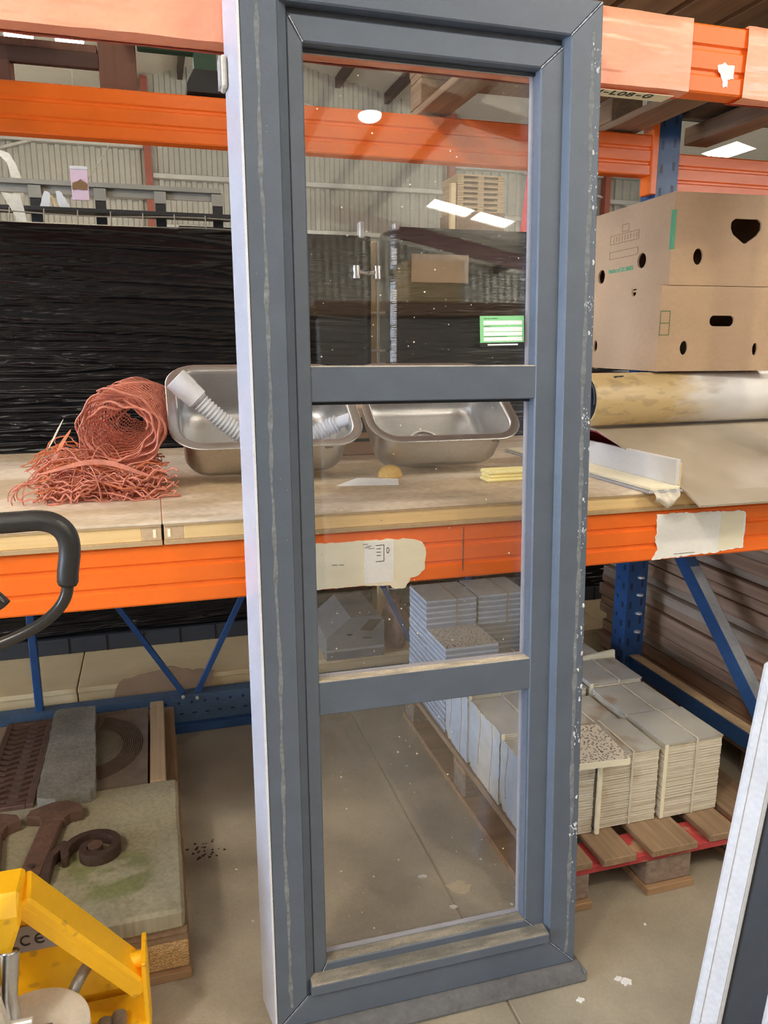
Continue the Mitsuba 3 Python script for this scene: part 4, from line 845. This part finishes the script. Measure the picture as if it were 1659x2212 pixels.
# the white L-shaped trim
t = thing('white_trim', 'white L-shaped plastic trim lying on the bench right of the door', 'trim')
Mt = trimesh.transformations.rotation_matrix(math.radians(1.0), [0, 0, 1], [1.2, 1.62, 0])
add(t+'__upright_leg', xf(bx(1.236, 1.250, 1.622, 2.40, ZB+.014, ZB+.080, .002), Mt), 'm_white')
add(t+'__flat_leg', xf(bx(1.158, 1.246, 1.612, 2.40, ZB+.006, ZB+.014, .002), Mt), 'm_paper')
add(t+'__backing_strip', xf(bx(1.250, 1.258, 1.626, 2.40, ZB+.006, ZB+.070, .002), Mt), 'm_cream')
add(t+'__under_strip', xf(bx(1.150, 1.250, 1.606, 2.40, ZB+.0005, ZB+.0055, .001), Mt), 'm_liner')
m = grid(16, 10, lambda u, v: np.c_[1.165+.075*u+.012*v*np.sin(u*5), 1.612-.012*np.sin(v*3.0)-.01*v, ZB+.006-.042*v*(.6+.4*np.sin(u*3.1))+.003*np.sin(u*14)])
add(t+'__torn_tape', m, 'm_clearfilm', True)

# ------------------------------------------------------------------ load on the upper beams
ZU = 2.199
# left: pallet load seen from below
t = thing('shadowed_pallet', 'pallet on the upper beams at top left, shade painted into its wood, seen from below', 'pallet')
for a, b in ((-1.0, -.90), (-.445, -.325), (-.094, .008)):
    for y in (1.70, 2.05, 2.52): add(t+'__block', bx(a, b, y, y+.09, ZU+.001, ZU+.095 if a < -.2 else ZU+.15, .003), 'm_palletshade')
for y0, y1 in ((1.62, 1.74), (1.80, 1.92), (1.98, 2.10), (2.16, 2.28), (2.34, 2.425), (2.528, 2.60)): add(t+'__deck_board', bx(-1.01, -.096, y0, y1, ZU+.095, ZU+.117, .002), 'm_palletshade')
add(t+'__rear_stringer', bx(-1.0, -.094, 2.52, 2.545, ZU+.055, ZU+.0945, .002), 'm_palletshade2')
add(t+'__front_stringer', bx(-1.0, -.094, 1.705, 1.73, ZU+.055, ZU+.0945, .002), 'm_palletshade2')
t = thing('stacked_carton', 'large unseen cartons added on the pallet at top left to shade the rear beam', 'box'); add(t+'__body', bx(-1.0, -.11, 1.64, 2.41, ZU+.119, ZU+.95, .006), 'm_kraftdark')  # added out of view to keep light off the rear beam
t = thing('green_stand', 'dark green steel leg with a black flared foot on the rear upper beam', 'stand')
add(t+'__leg', bx(.165, .229, 2.47, 2.53, ZU+.05, ZU+.26, .004), 'm_greendk')
add(t+'__arm', bx(.012, .20, 2.475, 2.515, ZU+.105, ZU+.165, .004), 'm_greendk')
add(t+'__foot', trimesh.convex.convex_hull(np.vstack([bx(.142, .258, 2.462, 2.552, ZU+.001, ZU+.022).vertices, bx(.163, .232, 2.468, 2.532, ZU+.055, ZU+.062).vertices])), 'm_black')
add(t+'__arm', bx(-.02, .04, 2.475, 2.525, ZU+.001, ZU+.105, .004), 'm_greendk') if 0 else None
# right: pallet with film-wrapped load
UP = thing('loaded_pallet', 'pallet carrying film-wrapped boxes on the upper beams, right of the door top', 'pallet')
for a, b in ((.845, .945), (1.515, 1.635)):
    add(UP+'__runner', bx(a, b, 1.60, 2.58, ZU+.001, ZU+.023, .002), 'm_pallet')
    for y in (1.61, 2.02, 2.47): add(UP+'__block', bx(a, b, y, y+.1, ZU+.023, ZU+.100, .003), 'm_pallet')
for y0 in (1.61, 2.02, 2.47): add(UP+'__bearer', bx(.845, 1.635, y0, y0+.1, ZU+.1, ZU+.122, .002), 'm_pallet')
for x0 in (.845, 1.008, 1.171, 1.334, 1.495): add(UP+'__deck_board', bx(x0, x0+.14, 1.60, 2.58, ZU+.122, ZU+.144, .002), 'm_pallet')
t = thing('wrapped_load', 'boxes wrapped in shiny clear film, standing on the upper right pallet', 'wrapped boxes')
def crinkle(x0, x1, y0, y1, z0, z1, seed):
    m = bx(x0, x1, y0, y1, z0, z1)
    for _ in range(5): m = m.subdivide()
    v = np.array(m.vertices); n_ = np.array(m.vertex_normals); f_ = meshkit.fbm(np.c_[v[:, 0]*8+v[:, 1]*8, v[:, 2]*34, v[:, 1]*6], 3, seed); m.vertices = v+n_*((f_-.5)*.016)[:, None]; return m
add(t+'__film', crinkle(.85, 1.63, 1.62, 2.56, ZU+.150, ZU+.75, 4), 'm_clearfilm', True)
add(t+'__base_card', bx(.86, 1.62, 1.63, 2.55, ZU+.1445, ZU+.149), 'm_kraft')
# next bay: wrapped load on timbers behind
t = thing('brown_load', 'brown film-wrapped load lying on timbers at the upper right', 'wrapped load')
add(t+'__body', crinkle(1.815, 3.4, 1.74, 2.56, ZU+.072, ZU+.6, 9), 'm_brownfilm', True)
for x in (1.90, 2.6, 3.2): add(t+'__timber', bx(x, x+.10, 1.60, 2.60, ZU+.001, ZU+.060, .003), 'm_palletdk')

# ------------------------------------------------------------------ tiles on the red-edged pallet
pallet('tile_pallet', 'red-edged wooden pallet carrying the tile bundles, right of the door foot', .907, 1.588, 0, .79, 1.20, front='m_palletred', deck='m_pallet')
ZT = .1455
def turned(x, y, deg): return lambda key, m, b, smooth=False, **kw: add(key, rot(m, deg, [0, 0, 1], (x, y, 0)), b, smooth, **kw)
def bundle(x0, y0, w, d, h, label, seed, wrap='m_bundletop', strap='x', group=None):
    x0, y0, w, d = x0+.0025, y0+.0025, w-.005, d-.005; h = h+(-.009, .006, -.002, .010, -.005)[seed % 5]; add = turned(x0+w/2, y0+d/2, ((seed*37) % 10-4.5)*.22)
    t = thing('tile_bundle', label, 'tile bundle', group); g_ = np.random.default_rng(seed); q = []; n = int(h/.0085); z = ZT
    for i in range(n):
        o = g_.uniform(0, .0022, 4); q.append(bx(x0+o[0], x0+w-o[1], y0+o[2], y0+d-o[3], z+.0006, z+h/n-.0008)); z += h/n
    q.append(bx(x0+.004, x0+w-.004, y0+.004, y0+d-.004, ZT, ZT+h-.002))
    kk = add(t+'__tile_layers', cat(q), 'm_layers'); labels[kk] = {'kind': 'stuff', 'label': 'thin layers of the stacked tiles'}
    top = grid(14, 14, lambda u, v: np.c_[x0+w*u, y0+d*v, ZT+h+.0015+.0035*meshkit.noise(np.c_[u*4+seed, v*4, u*0])*(np.minimum(np.minimum(u, 1-u), np.minimum(v, 1-v)) > .01)])
    tb = bx(x0-.001, x0+w+.001, y0-.001, y0+d+.001, ZT+h-.003, ZT+h+.0012)
    add(t+'__cover_sheet', cat([top, tb]), wrap, 30)
    xm = x0+w*.55
    add(t+'__strap', cat([bx(xm-.003, xm+.003, y0-.0022, y0+d+.002, ZT+h+.004, ZT+h+.0052), bx(xm-.003, xm+.003, y0-.0028, y0-.0012, ZT, ZT+h+.005)]), 'm_clearfilm')
    add(t+'__corner_tape', bx(x0-.0015, x0+.010, y0-.0024, y0-.001, ZT+.002, ZT+h), 'm_paper')
    return t
def scratches(t, x, y, z, seed):
    g_ = np.random.default_rng(seed); q = []
    for i in range(8):
        a = np.array([x+g_.uniform(-.04, .04), y+g_.uniform(-.02, .02)]); b = a+[g_.uniform(-.03, .03), g_.uniform(-.02, .02)]
        q.append(beam([*a, z], [*b, z], .0016, .0012))
    add(t+'__scratch', cat(q), 'm_paper')
b_ = bundle(1.335, 1.702, .202, .192, .229, 'tile bundle at the front right corner of the pallet', 1); scratches(b_, 1.45, 1.80, ZT+.2345, 1)
bundle(1.335, 1.898, .198, .195, .234, 'tile bundle with a brown stain, second from the front in the right row', 2)
bundle(1.335, 2.098, .198, .18, .236, 'tile bundle third from the front in the right row', 3)
b_ = bundle(1.345, 2.30, .20, .19, .222, 'tile bundle fourth from the front in the right row', 4); scratches(b_, 1.45, 2.39, ZT+.2275, 3)
bundle(1.345, 2.50, .20, .19, .225, 'tile bundle at the back of the right row, by the blue upright', 5)
bundle(1.128, 1.706, .200, .19, .220, 'tile bundle in the middle of the front row', 6)
bundle(1.128, 1.900, .200, .19, .212, 'tile bundle behind the middle front one, with a bluish cover', 7)
bundle(1.128, 2.105, .200, .19, .222, 'middle tile bundle third from the front', 8)
bundle(1.128, 2.31, .200, .19, .225, 'middle tile bundle fourth from the front', 9)
b_ = bundle(.918, 1.700, .200, .192, .222, 'front left tile bundle, beside the loose speckled tile', 10); b2 = bundle(.918, 1.898, .200, .235, .232, 'white-wrapped tile bundle behind the front left one', 12)
b3 = bundle(.918, 2.143, .200, .20, .232, 'white-wrapped tile bundle in front of the tall blue tile stacks', 13)
for i, (t, y0, y1, h) in enumerate(((b_, 1.700, 1.892, .222), (b2, 1.898, 2.133, .232), (b3, 2.143, 2.343, .232))):
    p = torn([(y0, ZT), (y0+.004, ZT+h), (y1-.004, ZT+h+.001), (y1-.001, ZT+.035), (y1-.03, ZT+.006), (y0+.06, ZT+.002)], .002, .012, 21+i)
    add(t+'__side_wrap', eyz(p, .0015, .9155), 'm_packwrap')
    for j in range(2):
        yy = y0+.06+.09*j; add(t+'__crease', tube(np.c_[np.full(12, .9150), yy+.006*np.sin(np.linspace(0, 5, 12)+i), np.linspace(ZT+.05*j, ZT+h, 12)], .0012, 5), 'm_corr')
# strips of card and edging
t = thing('card_edging', 'pale folded card strip standing between two right-hand tile bundles', 'cardboard')
add(t+'__strip', beam([1.340, 2.289, ZT+.232], [1.545, 2.289, ZT+.252], .010, .036, (0, 0, 1)), 'm_paper')
t = thing('edge_batten', 'pale vertical strip in front of the front row of tile bundles', 'strip')
add(t+'__strip', bx(1.118, 1.130, 1.688, 1.698, ZT, ZT+.222, .001), 'm_paper')
def tile(x0, y0, z, w, top, label, group=None, a=0):
    t = thing('terrazzo_tile', label, 'tile', group)
    c = (x0+w/2, y0+w/2, 0)
    add(t+'__facing', rot(bx(x0, x0+w, y0, y0+w, z+.012, z+.0205, .0006), a, [0, 0, 1], c), 'm_terr' if top != 'spk' else 'm_paper')
    if top: add(t+'__face', rot(bx(x0+.0006, x0+w-.0006, y0+.0006, y0+w-.0006, z+.0205, z+.0209), a, [0, 0, 1], c), 'm_terrtop' if top in ('spk', 'spk2') else 'm_terrback')
    add(t+'__backing', rot(bx(x0+.0008, x0+w-.0008, y0+.0008, y0+w-.0008, z, z+.012, .0006), a, [0, 0, 1], c), 'm_terrdark' if top != 'spk' else 'm_paper')
    return t
def tilecol(x0, y0, z0, n, lab, grp, top):
    for i in range(n):
        tile(x0+rnd.uniform(-.0015, .0015), y0+rnd.uniform(-.0015, .0015), z0+i*.0212, .200, top if i == n-1 else None, f'{lab}, {nth(n-1-i)}', grp)
tilecol(.918, 2.357, ZT, 15, 'blue-grey tile in the shorter column that is topped by a speckled tile', 'tiles of the column below the speckled tile', 'spk2')
tilecol(.918, 2.560, ZT, 20, 'blue-grey tile of the tall left rear column behind the glass', 'tiles of the tall left rear column', 'back')
tilecol(1.128, 2.566, ZT, 20, 'blue-grey tile of the tall right rear column behind the glass', 'tiles of the tall right rear column', 'back')
tile(1.000, 1.660, ZT+.2265, .198, 'spk', 'loose speckled terrazzo tile jutting out over the front left tile bundle', None, -5)
for x0 in (.918, 1.128):
    t = thing('strapping_band', 'thin strap tied over the tall %s rear column of tiles' % ('left' if x0 < 1 else 'right'), 'strap')
    y0 = 2.560 if x0 < 1 else 2.566; xm = x0+.118; z1 = ZT+20*.0212
    add(t+'__band', cat([bx(xm-.002, xm+.002, y0-.0032, y0+.203, z1+.0001, z1+.0012), bx(xm-.002, xm+.002, y0-.0042, y0-.0025, z1-.12, z1+.001)]), 'm_kraftdark')

# grey moulded box and red-brown sack under the bench
t = thing('grey_crate', 'dark grey box with a sloping shoulder under the bench, seen through the middle pane', 'crate')
pf = [(0.6321, 0.187), (0.8845, 0.187), (0.8845, 0.3466), (0.8607, 0.3703), (0.7366, 0.3714), (0.6321, 0.2876)]
add(t+'__shell', exz(pf, .32, 3.32), 'm_greybox')
add(t+'__slot', exz([(0.7769, 0.3124), (0.8276, 0.3021), (0.8772, 0.3517), (0.8193, 0.3548)], .003, 3.001), 'm_black')
for x, z in ((0.7324, 0.2948), (0.8017, 0.2752), (0.8193, 0.2731)): add(t+'__hand_hole', exz(affinity.translate(affinity.scale(Point(0, 0).buffer(1, quad_segs=5), .013, .004), x, z), .003, 3.001), 'm_black')
add(t+'__lid_edge', bx(.628, .884, 2.996, 3.0, .225, .235), 'm_plate')
t = thing('brown_sack', 'red-brown sack slumped beside the blue tile stacks, seen through the middle pane', 'sack')
m = trimesh.creation.icosphere(subdivisions=4, radius=1.0); v = np.array(m.vertices); v *= (1+.10*(meshkit.fbm(v*2.2+4, 3, 2)-.5)*2)[:, None]; v[:, 2] = np.maximum(v[:, 2], -.85); m.vertices = v*np.array([.060, .085, .115]); add(t+'__bag', tr(m, .960, 3.09, .285), 'm_redbag', True)
add(t+'__neck', tube([(.960, 3.09, .37), (.965, 3.09, .41)], [.022, .030], 14), 'm_redbag')
t = thing('timber_stake', 'pale timber stake behind the grey box under the bench', 'stake'); add(t+'__stake', bx(.862, .888, 3.00, 3.018, .145, .75, .002) if 0 else bx(.957, 1.007, 3.345, 3.37, .187, 1.05, .002), 'm_cream')

# ------------------------------------------------------------------ boards stacked in the next bay
zb_ = 0.10
for x in (2.0, 2.5):
    pass
tt = thing('timber_bearer', 'front timber bearer under the brown board stack', 'bearer'); add(tt+'__bar', bx(1.93, 2.75, 1.95, 2.05, 0, .095, .003), 'm_palletdk')
tt = thing('timber_bearer', 'rear timber bearer under the brown board stack', 'bearer'); add(tt+'__bar', bx(1.93, 2.75, 2.7, 2.8, 0, .095, .003), 'm_palletdk')
for i in range(17):
    h = (.040, .044, .038, .052)[i % 4]; o = rnd.uniform(-.02, .02); e = rnd.uniform(-.06, .06)
    t = thing('brown_board', None, None); labels[t] = {'label': f'brown board, {nth(16-i)}, in the stack behind the blue side frame at right', 'category': 'board', 'group': 'brown boards stacked at right'}
    add(t+'__board', rot(bx(1.90+o, 2.72+o, 1.72+e, 2.94+e*.4, zb_-.003, zb_+h-.006, .0025), rnd.uniform(-.5, .5), [0, 0, 1], (2.3, 2.4, 0)), 'm_boardpale' if i in (4, 9, 10, 14, 16) else 'm_board'); zb_ += h
t = thing('loose_plank', 'light brown plank lying across the top of the board stack', 'plank'); add(t+'__plank', bx(2.0, 3.6, 2.72, 2.94, zb_, zb_+.045, .003), 'm_pallet')
t = thing('blue_panel', 'blue-grey panel lying on the brown board stack', 'panel'); add(t+'__panel', bx(2.06, 2.68, 1.9, 2.70, zb_, zb_+.018, .003), 'm_bluedark')

# ------------------------------------------------------------------ the opposite side of the aisle, behind the camera (mirrored in the glass, shades the aisle)
for i, (x0, x1, h) in enumerate(((-6.4, -4.6, 2.1), (-4.5, -2.7, 2.4), (-2.6, -.8, 2.25), (-.7, 1.1, 2.3), (1.2, 3.0, 2.33), (3.1, 4.9, 2.35), (5.0, 6.8, 2.3), (6.9, 8.7, 2.2))):
    t = thing('wrapped_row', 'tall grey wrapped stack number %s along the aisle behind the camera' % ('one', 'two', 'three', 'four', 'five', 'six', 'seven', 'eight')[i], 'stack')
    add(t+'__body', bx(x0, x1, -4.3, -3.0, .15, h-.12, .02), 'm_stackgrey'); add(t+'__pallet', bx(x0, x1, -4.3, -3.0, 0, .148, .01), 'm_palletdk'); add(t+'__top_board', bx(x0-.02, x1+.02, -4.32, -2.98, h-.119, h, .01), 'm_pallet')
t = thing('pale_carton', 'pale carton on the stacks behind the camera, mirrored in the upper pane', 'box'); add(t+'__body', bx(1.96, 2.42, -3.4, -3.0, 2.332, 2.66, .004), 'm_cream')

# ------------------------------------------------------------------ left pallet with slabs and ironwork
pallet('slab_pallet', 'wooden pallet loaded with stone slabs and ironwork at lower left', -.80, 1.655, 0, .80, 1.20, block='m_chipblock', front='m_pallet')
ZP = .145
def rough(m, amp, s, seed, n=4):
    for _ in range(n): m = m.subdivide()
    v = np.array(m.vertices); nn = np.array(m.vertex_normals); f_ = meshkit.fbm(v*s, 3, seed)-.5; m.vertices = v+nn*(amp*2*f_)[:, None]; return m
t = thing('concrete_slab', 'large worn concrete slab with a patch of green moss', 'slab'); add(t+'__slab', rough(bx(-.62, -.004, 1.648, 2.235, ZP, ZP+.053, .008), .003, 14, 3, 4), 'm_concrete', 50)
t = thing('stone_slab', 'grey stone slab with a broken front edge behind the mossy slab', 'slab'); add(t+'__slab', rough(ex(torn([(-.392, 2.175), (-.34, 2.150), (-.29, 2.165), (-.232, 2.172), (-.268, 2.735), (-.40, 2.745)], .0013, .03, 3), .038).apply_translation([0, 0, ZP+.054]), .0015, 20, 5, 2), 'm_slate', 30)
tt = thing('timber_packer', 'timber block under the rear of the grey stone slab', 'block'); add(tt+'__block', bx(-.40, -.30, 2.42, 2.62, ZP, ZP+.054), 'm_palletdk')
t = thing('iron_cover_frame', 'rusty square iron cover frame with a half-round opening', 'drain cover')
pp = sbox(-.272, 2.245, -.090, 2.755).difference(affinity.scale(Point(-.272, 2.50).buffer(1, quad_segs=24), .108, .132))
add(t+'__plate', tr(ex(pp, .030), 0, 0, ZP+.022), 'm_ironplate')
add(t+'__inset', tr(ex(affinity.scale(Point(-.272, 2.50).buffer(1, quad_segs=24), .106, .130).intersection(sbox(-.272, 2.2, 0, 3)), .024), 0, 0, ZP+.022), 'm_slate')
rg = []
for i in range(11):
    r = .112+.0062*i; a = np.linspace(-1.35, 1.35, 40); p = np.c_[-.272+r*.95*np.cos(a), 2.50+r*1.22*np.sin(a)]; p = p[(p[:, 0] < -.097) & (p[:, 1] > 2.262) & (p[:, 1] < 2.74)]
    for s_ in np.split(p, np.where(np.linalg.norm(np.diff(p, axis=0), axis=1) > .02)[0]+1):
        if len(s_) > 3: rg.append(tube(np.c_[s_, np.full(len(s_), ZP+.0525)], .0014, 4))
kk = add(t+'__ribbing', cat(rg), 'm_iron'); labels[kk] = {'kind': 'stuff', 'label': 'fine curved ribs cast in the plate'}
add(t+'__base', bx(-.27, -.095, 2.25, 2.75, ZP, ZP+.0215), 'm_iron')
t = thing('timber_strip', 'timber strip along the right edge of the slab pallet', 'strip'); add(t+'__strip', bx(-.083, -.036, 2.242, 2.80, ZP, ZP+.05, .002), 'm_timberend')
t = thing('drain_grating', 'rusty cast iron drain grating with wavy slots', 'grating')
gx0, gx1, gy0, gy1, gz = -.555, -.402, 2.19, 2.73, ZP+.066
for a, b in ((gx0, gx0+.02), (gx1-.022, gx1)): add(t+'__side', bx(a, b, gy0, gy1, gz-.022, gz, .002), 'm_ironred')
for a, b in ((gy0, gy0+.022), (gy1-.022, gy1)): add(t+'__end', bx(gx0+.02, gx1-.022, a, b, gz-.022, gz, .002), 'm_ironred')
for i in range(15):
    y = gy0+.036+i*.0335; xs = np.linspace(gx0+.019, gx1-.021, 9); zz = .010*np.abs(((np.arange(9)/4.0) % 1)*2-1)-.005
    pl = Polygon(list(zip(xs, y+zz-.0082))+list(zip(xs[::-1], (y+zz+.0082)[::-1]))); add(t+'__bar', tr(ex(pl, .020), 0, 0, gz-.021), 'm_ironred')
add(t+'__under_bar', bx((gx0+gx1)/2-.012, (gx0+gx1)/2+.012, gy0+.02, gy1-.02, gz-.03, gz-.021), 'm_iron')
tt = thing('stone_packer', 'stone block under the drain grating', 'block'); add(tt+'__block', bx(-.57, -.415, 2.24, 2.70, ZP, gz-.0305, .003), 'm_iron')
# iron brackets with scrolls
def bracket(dx, label, mirror=1, dy=0, sc=1):
    t = thing('scroll_bracket', label, 'bracket'); z = ZP+.0545
    X = lambda x: dx+mirror*x
    def q(a, b, c, d, h, mat='m_ironred', z0=0): m = bx(min(X(a), X(b)), max(X(a), X(b)), c+dy, d+dy, z+z0, z+z0+h, .004); return m
    add(t+'__stem', tr(rot(bx(-.030, .026, -.20, .17, 0, .026, .004), -7*mirror, [0, 0, 1]), dx, 1.935+dy, z), 'm_ironred')
    add(t+'__head', tr(rot(ex([(-.075, -.005), (-.070, .020), (-.02, .052), (.02, .056), (.062, .030), (.072, .0), (.04, -.010), (.03, -.03), (-.03, -.03), (-.04, -.012)], .030), -7*mirror, [0, 0, 1]), dx+.020*mirror, 2.095+dy, z), 'm_ironred')
    a = np.linspace(0, 2*np.pi*1.25, 60); r = .018+.056*(a/(2*np.pi*1.25))**.9
    cx, cy = X(.135), 1.915+dy
    pts = np.c_[cx+mirror*r*1.02*np.cos(a*1+1.9), cy+r*.95*np.sin(a+1.9)]
    pts = np.vstack([pts, [[X(.055), 1.945+dy], [X(.028), 1.90+dy], [X(.024), 1.82+dy]]])
    ls = LineString(pts).buffer(.0095, cap_style=2, join_style=1); add(t+'__scroll', tr(ex(ls, .030), 0, 0, z), 'm_iron', 50)
    add(t+'__boss', tr(trimesh.creation.cylinder(radius=.019, height=.030, sections=20), cx, cy, z+.016), 'm_ironred')
    add(t+'__foot', tr(rot(bx(-.045, .048, -.022, .012, 0, .022, .006), -15*mirror, [0, 0, 1]), X(.0), 1.745+dy, z), 'm_ironred')
    add(t+'__rivet', tr(trimesh.creation.cylinder(radius=.008, height=.008, sections=12), dx-.012*mirror, 1.87+dy, z+.028), 'm_iron')
bracket(-.352, 'rusty iron bracket with a scroll to its right, lying on the mossy slab', 1)
bracket(-.470, 'rusty iron bracket half hidden behind the yellow pallet truck', -1, -.02)

# ------------------------------------------------------------------ pallet truck
t = thing('pallet_truck', 'yellow hand pallet truck with a black handle loop at lower left', 'pallet truck')
CX = -.36
def mir(x): return 2*CX-x
for sgn in (1, -1):
    f = (lambda x: x) if sgn > 0 else mir
    A0, A1 = np.array([f(-.300), 1.435, .478]), np.array([f(-.100), 1.505, .165])
    add(t+'__frame_arm', beam(A0+np.array([f(.004)-f(0), 0, .006]), A1+np.array([f(.004)-f(0), 0, .006]), .080, .024, (f(1)-f(0), 0, .64), .006), 'm_yellow')
    add(t+'__frame_flange', beam(A0+[0, -.034, -.020], A1+[0, -.034, -.012], .012, .060, (f(1)-f(0), 0, .64), .002) if 0 else beam(A0+np.array([f(-.006)-f(0), -.036, -.008]), A1+np.array([f(-.006)-f(0), -.036, -.008]), .008, .026, (f(1)-f(0), 0, .64), .002), 'm_yellow')
    add(t+'__end_plate', bx(min(f(-.098), f(-.088)), max(f(-.098), f(-.088)), 1.46, 1.555, .035, .235, .002), 'm_yellow')
    add(t+'__pin', tr(rot(trimesh.creation.cylinder(radius=.017, height=.055, sections=20), 90, [0, 1, 0]), f(-.120), 1.500, .215), 'm_yellow', 40)
    add(t+'__fork', bx(min(f(-.10), f(-.25)), max(f(-.10), f(-.25)), 1.58, 2.65, .052, .088, .006), 'm_yellow')
    add(t+'__spring_rod', tube(smoothpath([(f(-.244), 1.44, .168), (f(-.238), 1.445, .200), (f(-.222), 1.46, .225), (f(-.200), 1.49, .238), (f(-.17), 1.51, .20)], 20), .0115, 12), 'm_greysteel', True)
    for x, y in ((-.150, 1.46), (-.178, 1.45)): add(t+'__roller', tr(rot(trimesh.creation.cylinder(radius=.016, height=.05, sections=16), 90, [1, 0, 0]), f(x), y, .10), 'm_greysteel', 40)
add(t+'__head_block', trimesh.convex.convex_hull(np.vstack([bx(mir(-.296), -.296, 1.39, 1.47, .455, .505, .006).vertices, bx(mir(-.300), -.300, 1.37, 1.40, .44, .47).vertices])), 'm_yellow')
add(t+'__head_tongue', trimesh.convex.convex_hull(np.vstack([bx(-.425, -.298, 1.372, 1.392, .445, .470).vertices, bx(-.378, -.352, 1.360, 1.378, .300, .315).vertices])), 'm_yellow')
add(t+'__rear_plate', exz([(mir(-.13), .14), (-.13, .14), (-.150, .21), (-.262, .385), (mir(-.262), .385), (mir(-.150), .21)], .015, 1.530), 'm_yellow')
add(t+'__bottom_beam', bx(mir(-.088), -.088, 1.455, 1.555, .028, .088, .003), 'm_yellow')
k = add(t+'__rating_plate', bx(-.345, -.232, 1.508, 1.5125, .280, .338, .001), 'm_plate')
ce = [[math.cos(a), math.sin(a)] for a in np.linspace(.95, 2*np.pi-.95, 20)]
ce = np.array(ce)
def arcs(cx): return LineString(np.c_[cx+.0098*ce[:, 0], .308+.0105*ce[:, 1]]).buffer(.0015)
add(k+'__lettering', exz(unary_union([arcs(-.318), arcs(-.291), sbox(-.3005, .3065, -.286, .3093)]), .0012, 1.5075), 'm_ink')
add(t+'__pump_body', tr(lathe([(0, 0), (.055, 0), (.055, .16), (.040, .18), (.040, .23), (.030, .24), (0, .24)], 28), -.375, 1.40, .06), 'm_cast', 35)
add(t+'__pump_rod', tube([(-.318, 1.345, .20), (-.322, 1.35, .32), (-.318, 1.37, .40)], [.014, .013, .017], 18), 'm_steel', True)
add(t+'__pump_link', beam([-.335, 1.30, .36], [-.315, 1.31, .21], .016, .034, (0, -1, .3), .005), 'm_cast')
add(t+'__link_bolt', tr(rot(trimesh.creation.cylinder(radius=.008, height=.05, sections=12), 90, [0, 1, 0]), -.305, 1.305, .30), 'm_bolt')
add(t+'__pivot_disc', tr(lathe([(0, .0), (.098, .0), (.104, .006), (.104, .040), (.096, .044), (0, .044)], 48), -.295, 1.36, .185), 'm_cast', 30)
add(t+'__disc_arm', beam([-.335, 1.330, .236], [-.275, 1.345, .236], .034, .016, (0, 0, 1), .005), 'm_greysteel')
add(t+'__disc_nut', tr(trimesh.creation.cylinder(radius=.011, height=.016, sections=6), -.262, 1.340, .238), 'm_greysteel')
for s in (-1, 1): add(t+'__steer_wheel', tr(rot(lathe([(.0, -.026), (.085, -.026), (.092, -.018), (.092, .018), (.085, .026), (0, .026)], 40), 90, [0, 1, 0]), -.375+s*.045, 1.38, .093), 'm_rubber', 35)
# tiller and loop
add(t+'__tiller', tube([(CX, 1.36, .18), (CX, 1.29, .75), (CX, 1.26, 1.045)], .019, 16), 'm_rubber', True)
lp_ = smoothpath([(CX, 1.258, 1.03), (-.30, 1.257, 1.032), (-.225, 1.257, 1.052), (-.176, 1.257, 1.080), (-.152, 1.256, 1.112), (-.146, 1.254, 1.150), (-.140, 1.252, 1.190), (-.146, 1.250, 1.217), (-.165, 1.250, 1.2325), (-.20, 1.25, 1.236), (-.28, 1.25, 1.235), (CX, 1.25, 1.235)], 90)
bm = np.c_[mir(lp_[:, 0]), lp_[:, 1:]][::-1]
full = np.vstack([lp_[:-1], bm[:-1]])
add(t+'__handle_loop', tube(full, .0093, 14, closed=True), 'm_blacksteel', True)
ig = np.where((lp_[:, 2] > 1.128))[0]; grip = np.vstack([lp_[ig], np.c_[mir(lp_[ig][::-1][1:, 0]), lp_[ig][::-1][1:, 1:]]])
rg_ = np.full(len(grip), .0162); rg_[0] = rg_[-1] = .0135
add(t+'__rubber_grip', tube(grip, rg_, 18), 'm_rubber', True)
add(t+'__release_lever', tube(smoothpath([(-.30, 1.245, 1.16), (-.262, 1.243, 1.135), (-.238, 1.243, 1.108)], 12), .010, 10), 'm_blacksteel', True)
add(t+'__release_lever', tube([(-.30, 1.245, 1.16), (CX, 1.25, 1.05)], .008, 8), 'm_blacksteel', True)

# ------------------------------------------------------------------ white frame leaning at the lower right
def leaning(label, off, wtop, mats, key='leaning_frame'):
    t = thing(key, label, 'window frame'); return t
up_ = np.array([.187, .074, 1.0]); up_ /= np.linalg.norm(up_); hh = np.array([.62, -.78, 0]); hh -= up_*(hh@up_); hh /= np.linalg.norm(hh); nn_ = np.cross(up_, hh)
LM = np.eye(4); LM[:3, 0], LM[:3, 1], LM[:3, 2] = hh, nn_, up_; LM[:3, 3] = [.843, .980, .006]
t = thing('leaning_window_frame', 'white plastic window frame with dark glazing leaning at the lower right corner', 'window frame')
def fadd(k, m, b): return add(t+'__'+k, xf(m, LM), b)
HF = .955
fadd('stile', bx(0, .050, 0, .035, 0, HF, .004), 'm_framewhite'); fadd('stile_ridge', bx(.012, .016, -.003, .001, .002, HF-.004), 'm_framewhite'); fadd('stile_ridge', bx(.040, .044, -.003, .001, .002, HF-.004), 'm_framewhite')
fadd('mullion', bx(.112, .19, 0, .035, .06, HF-.06, .004), 'm_framewhite')
fadd('stile', bx(.46, .52, 0, .035, 0, HF, .004), 'm_framewhite')
fadd('rail', bx(.050, .46, 0, .035, HF-.03, HF, .004), 'm_framewhite'); fadd('rail', bx(.050, .46, 0, .035, 0, .06, .004), 'm_framewhite')
fadd('dark_panel', bx(.050, .112, .012, .024, .06, HF-.03), 'm_doordark'); fadd('dark_panel', bx(.19, .46, .012, .024, .06, HF-.03), 'm_doordark')
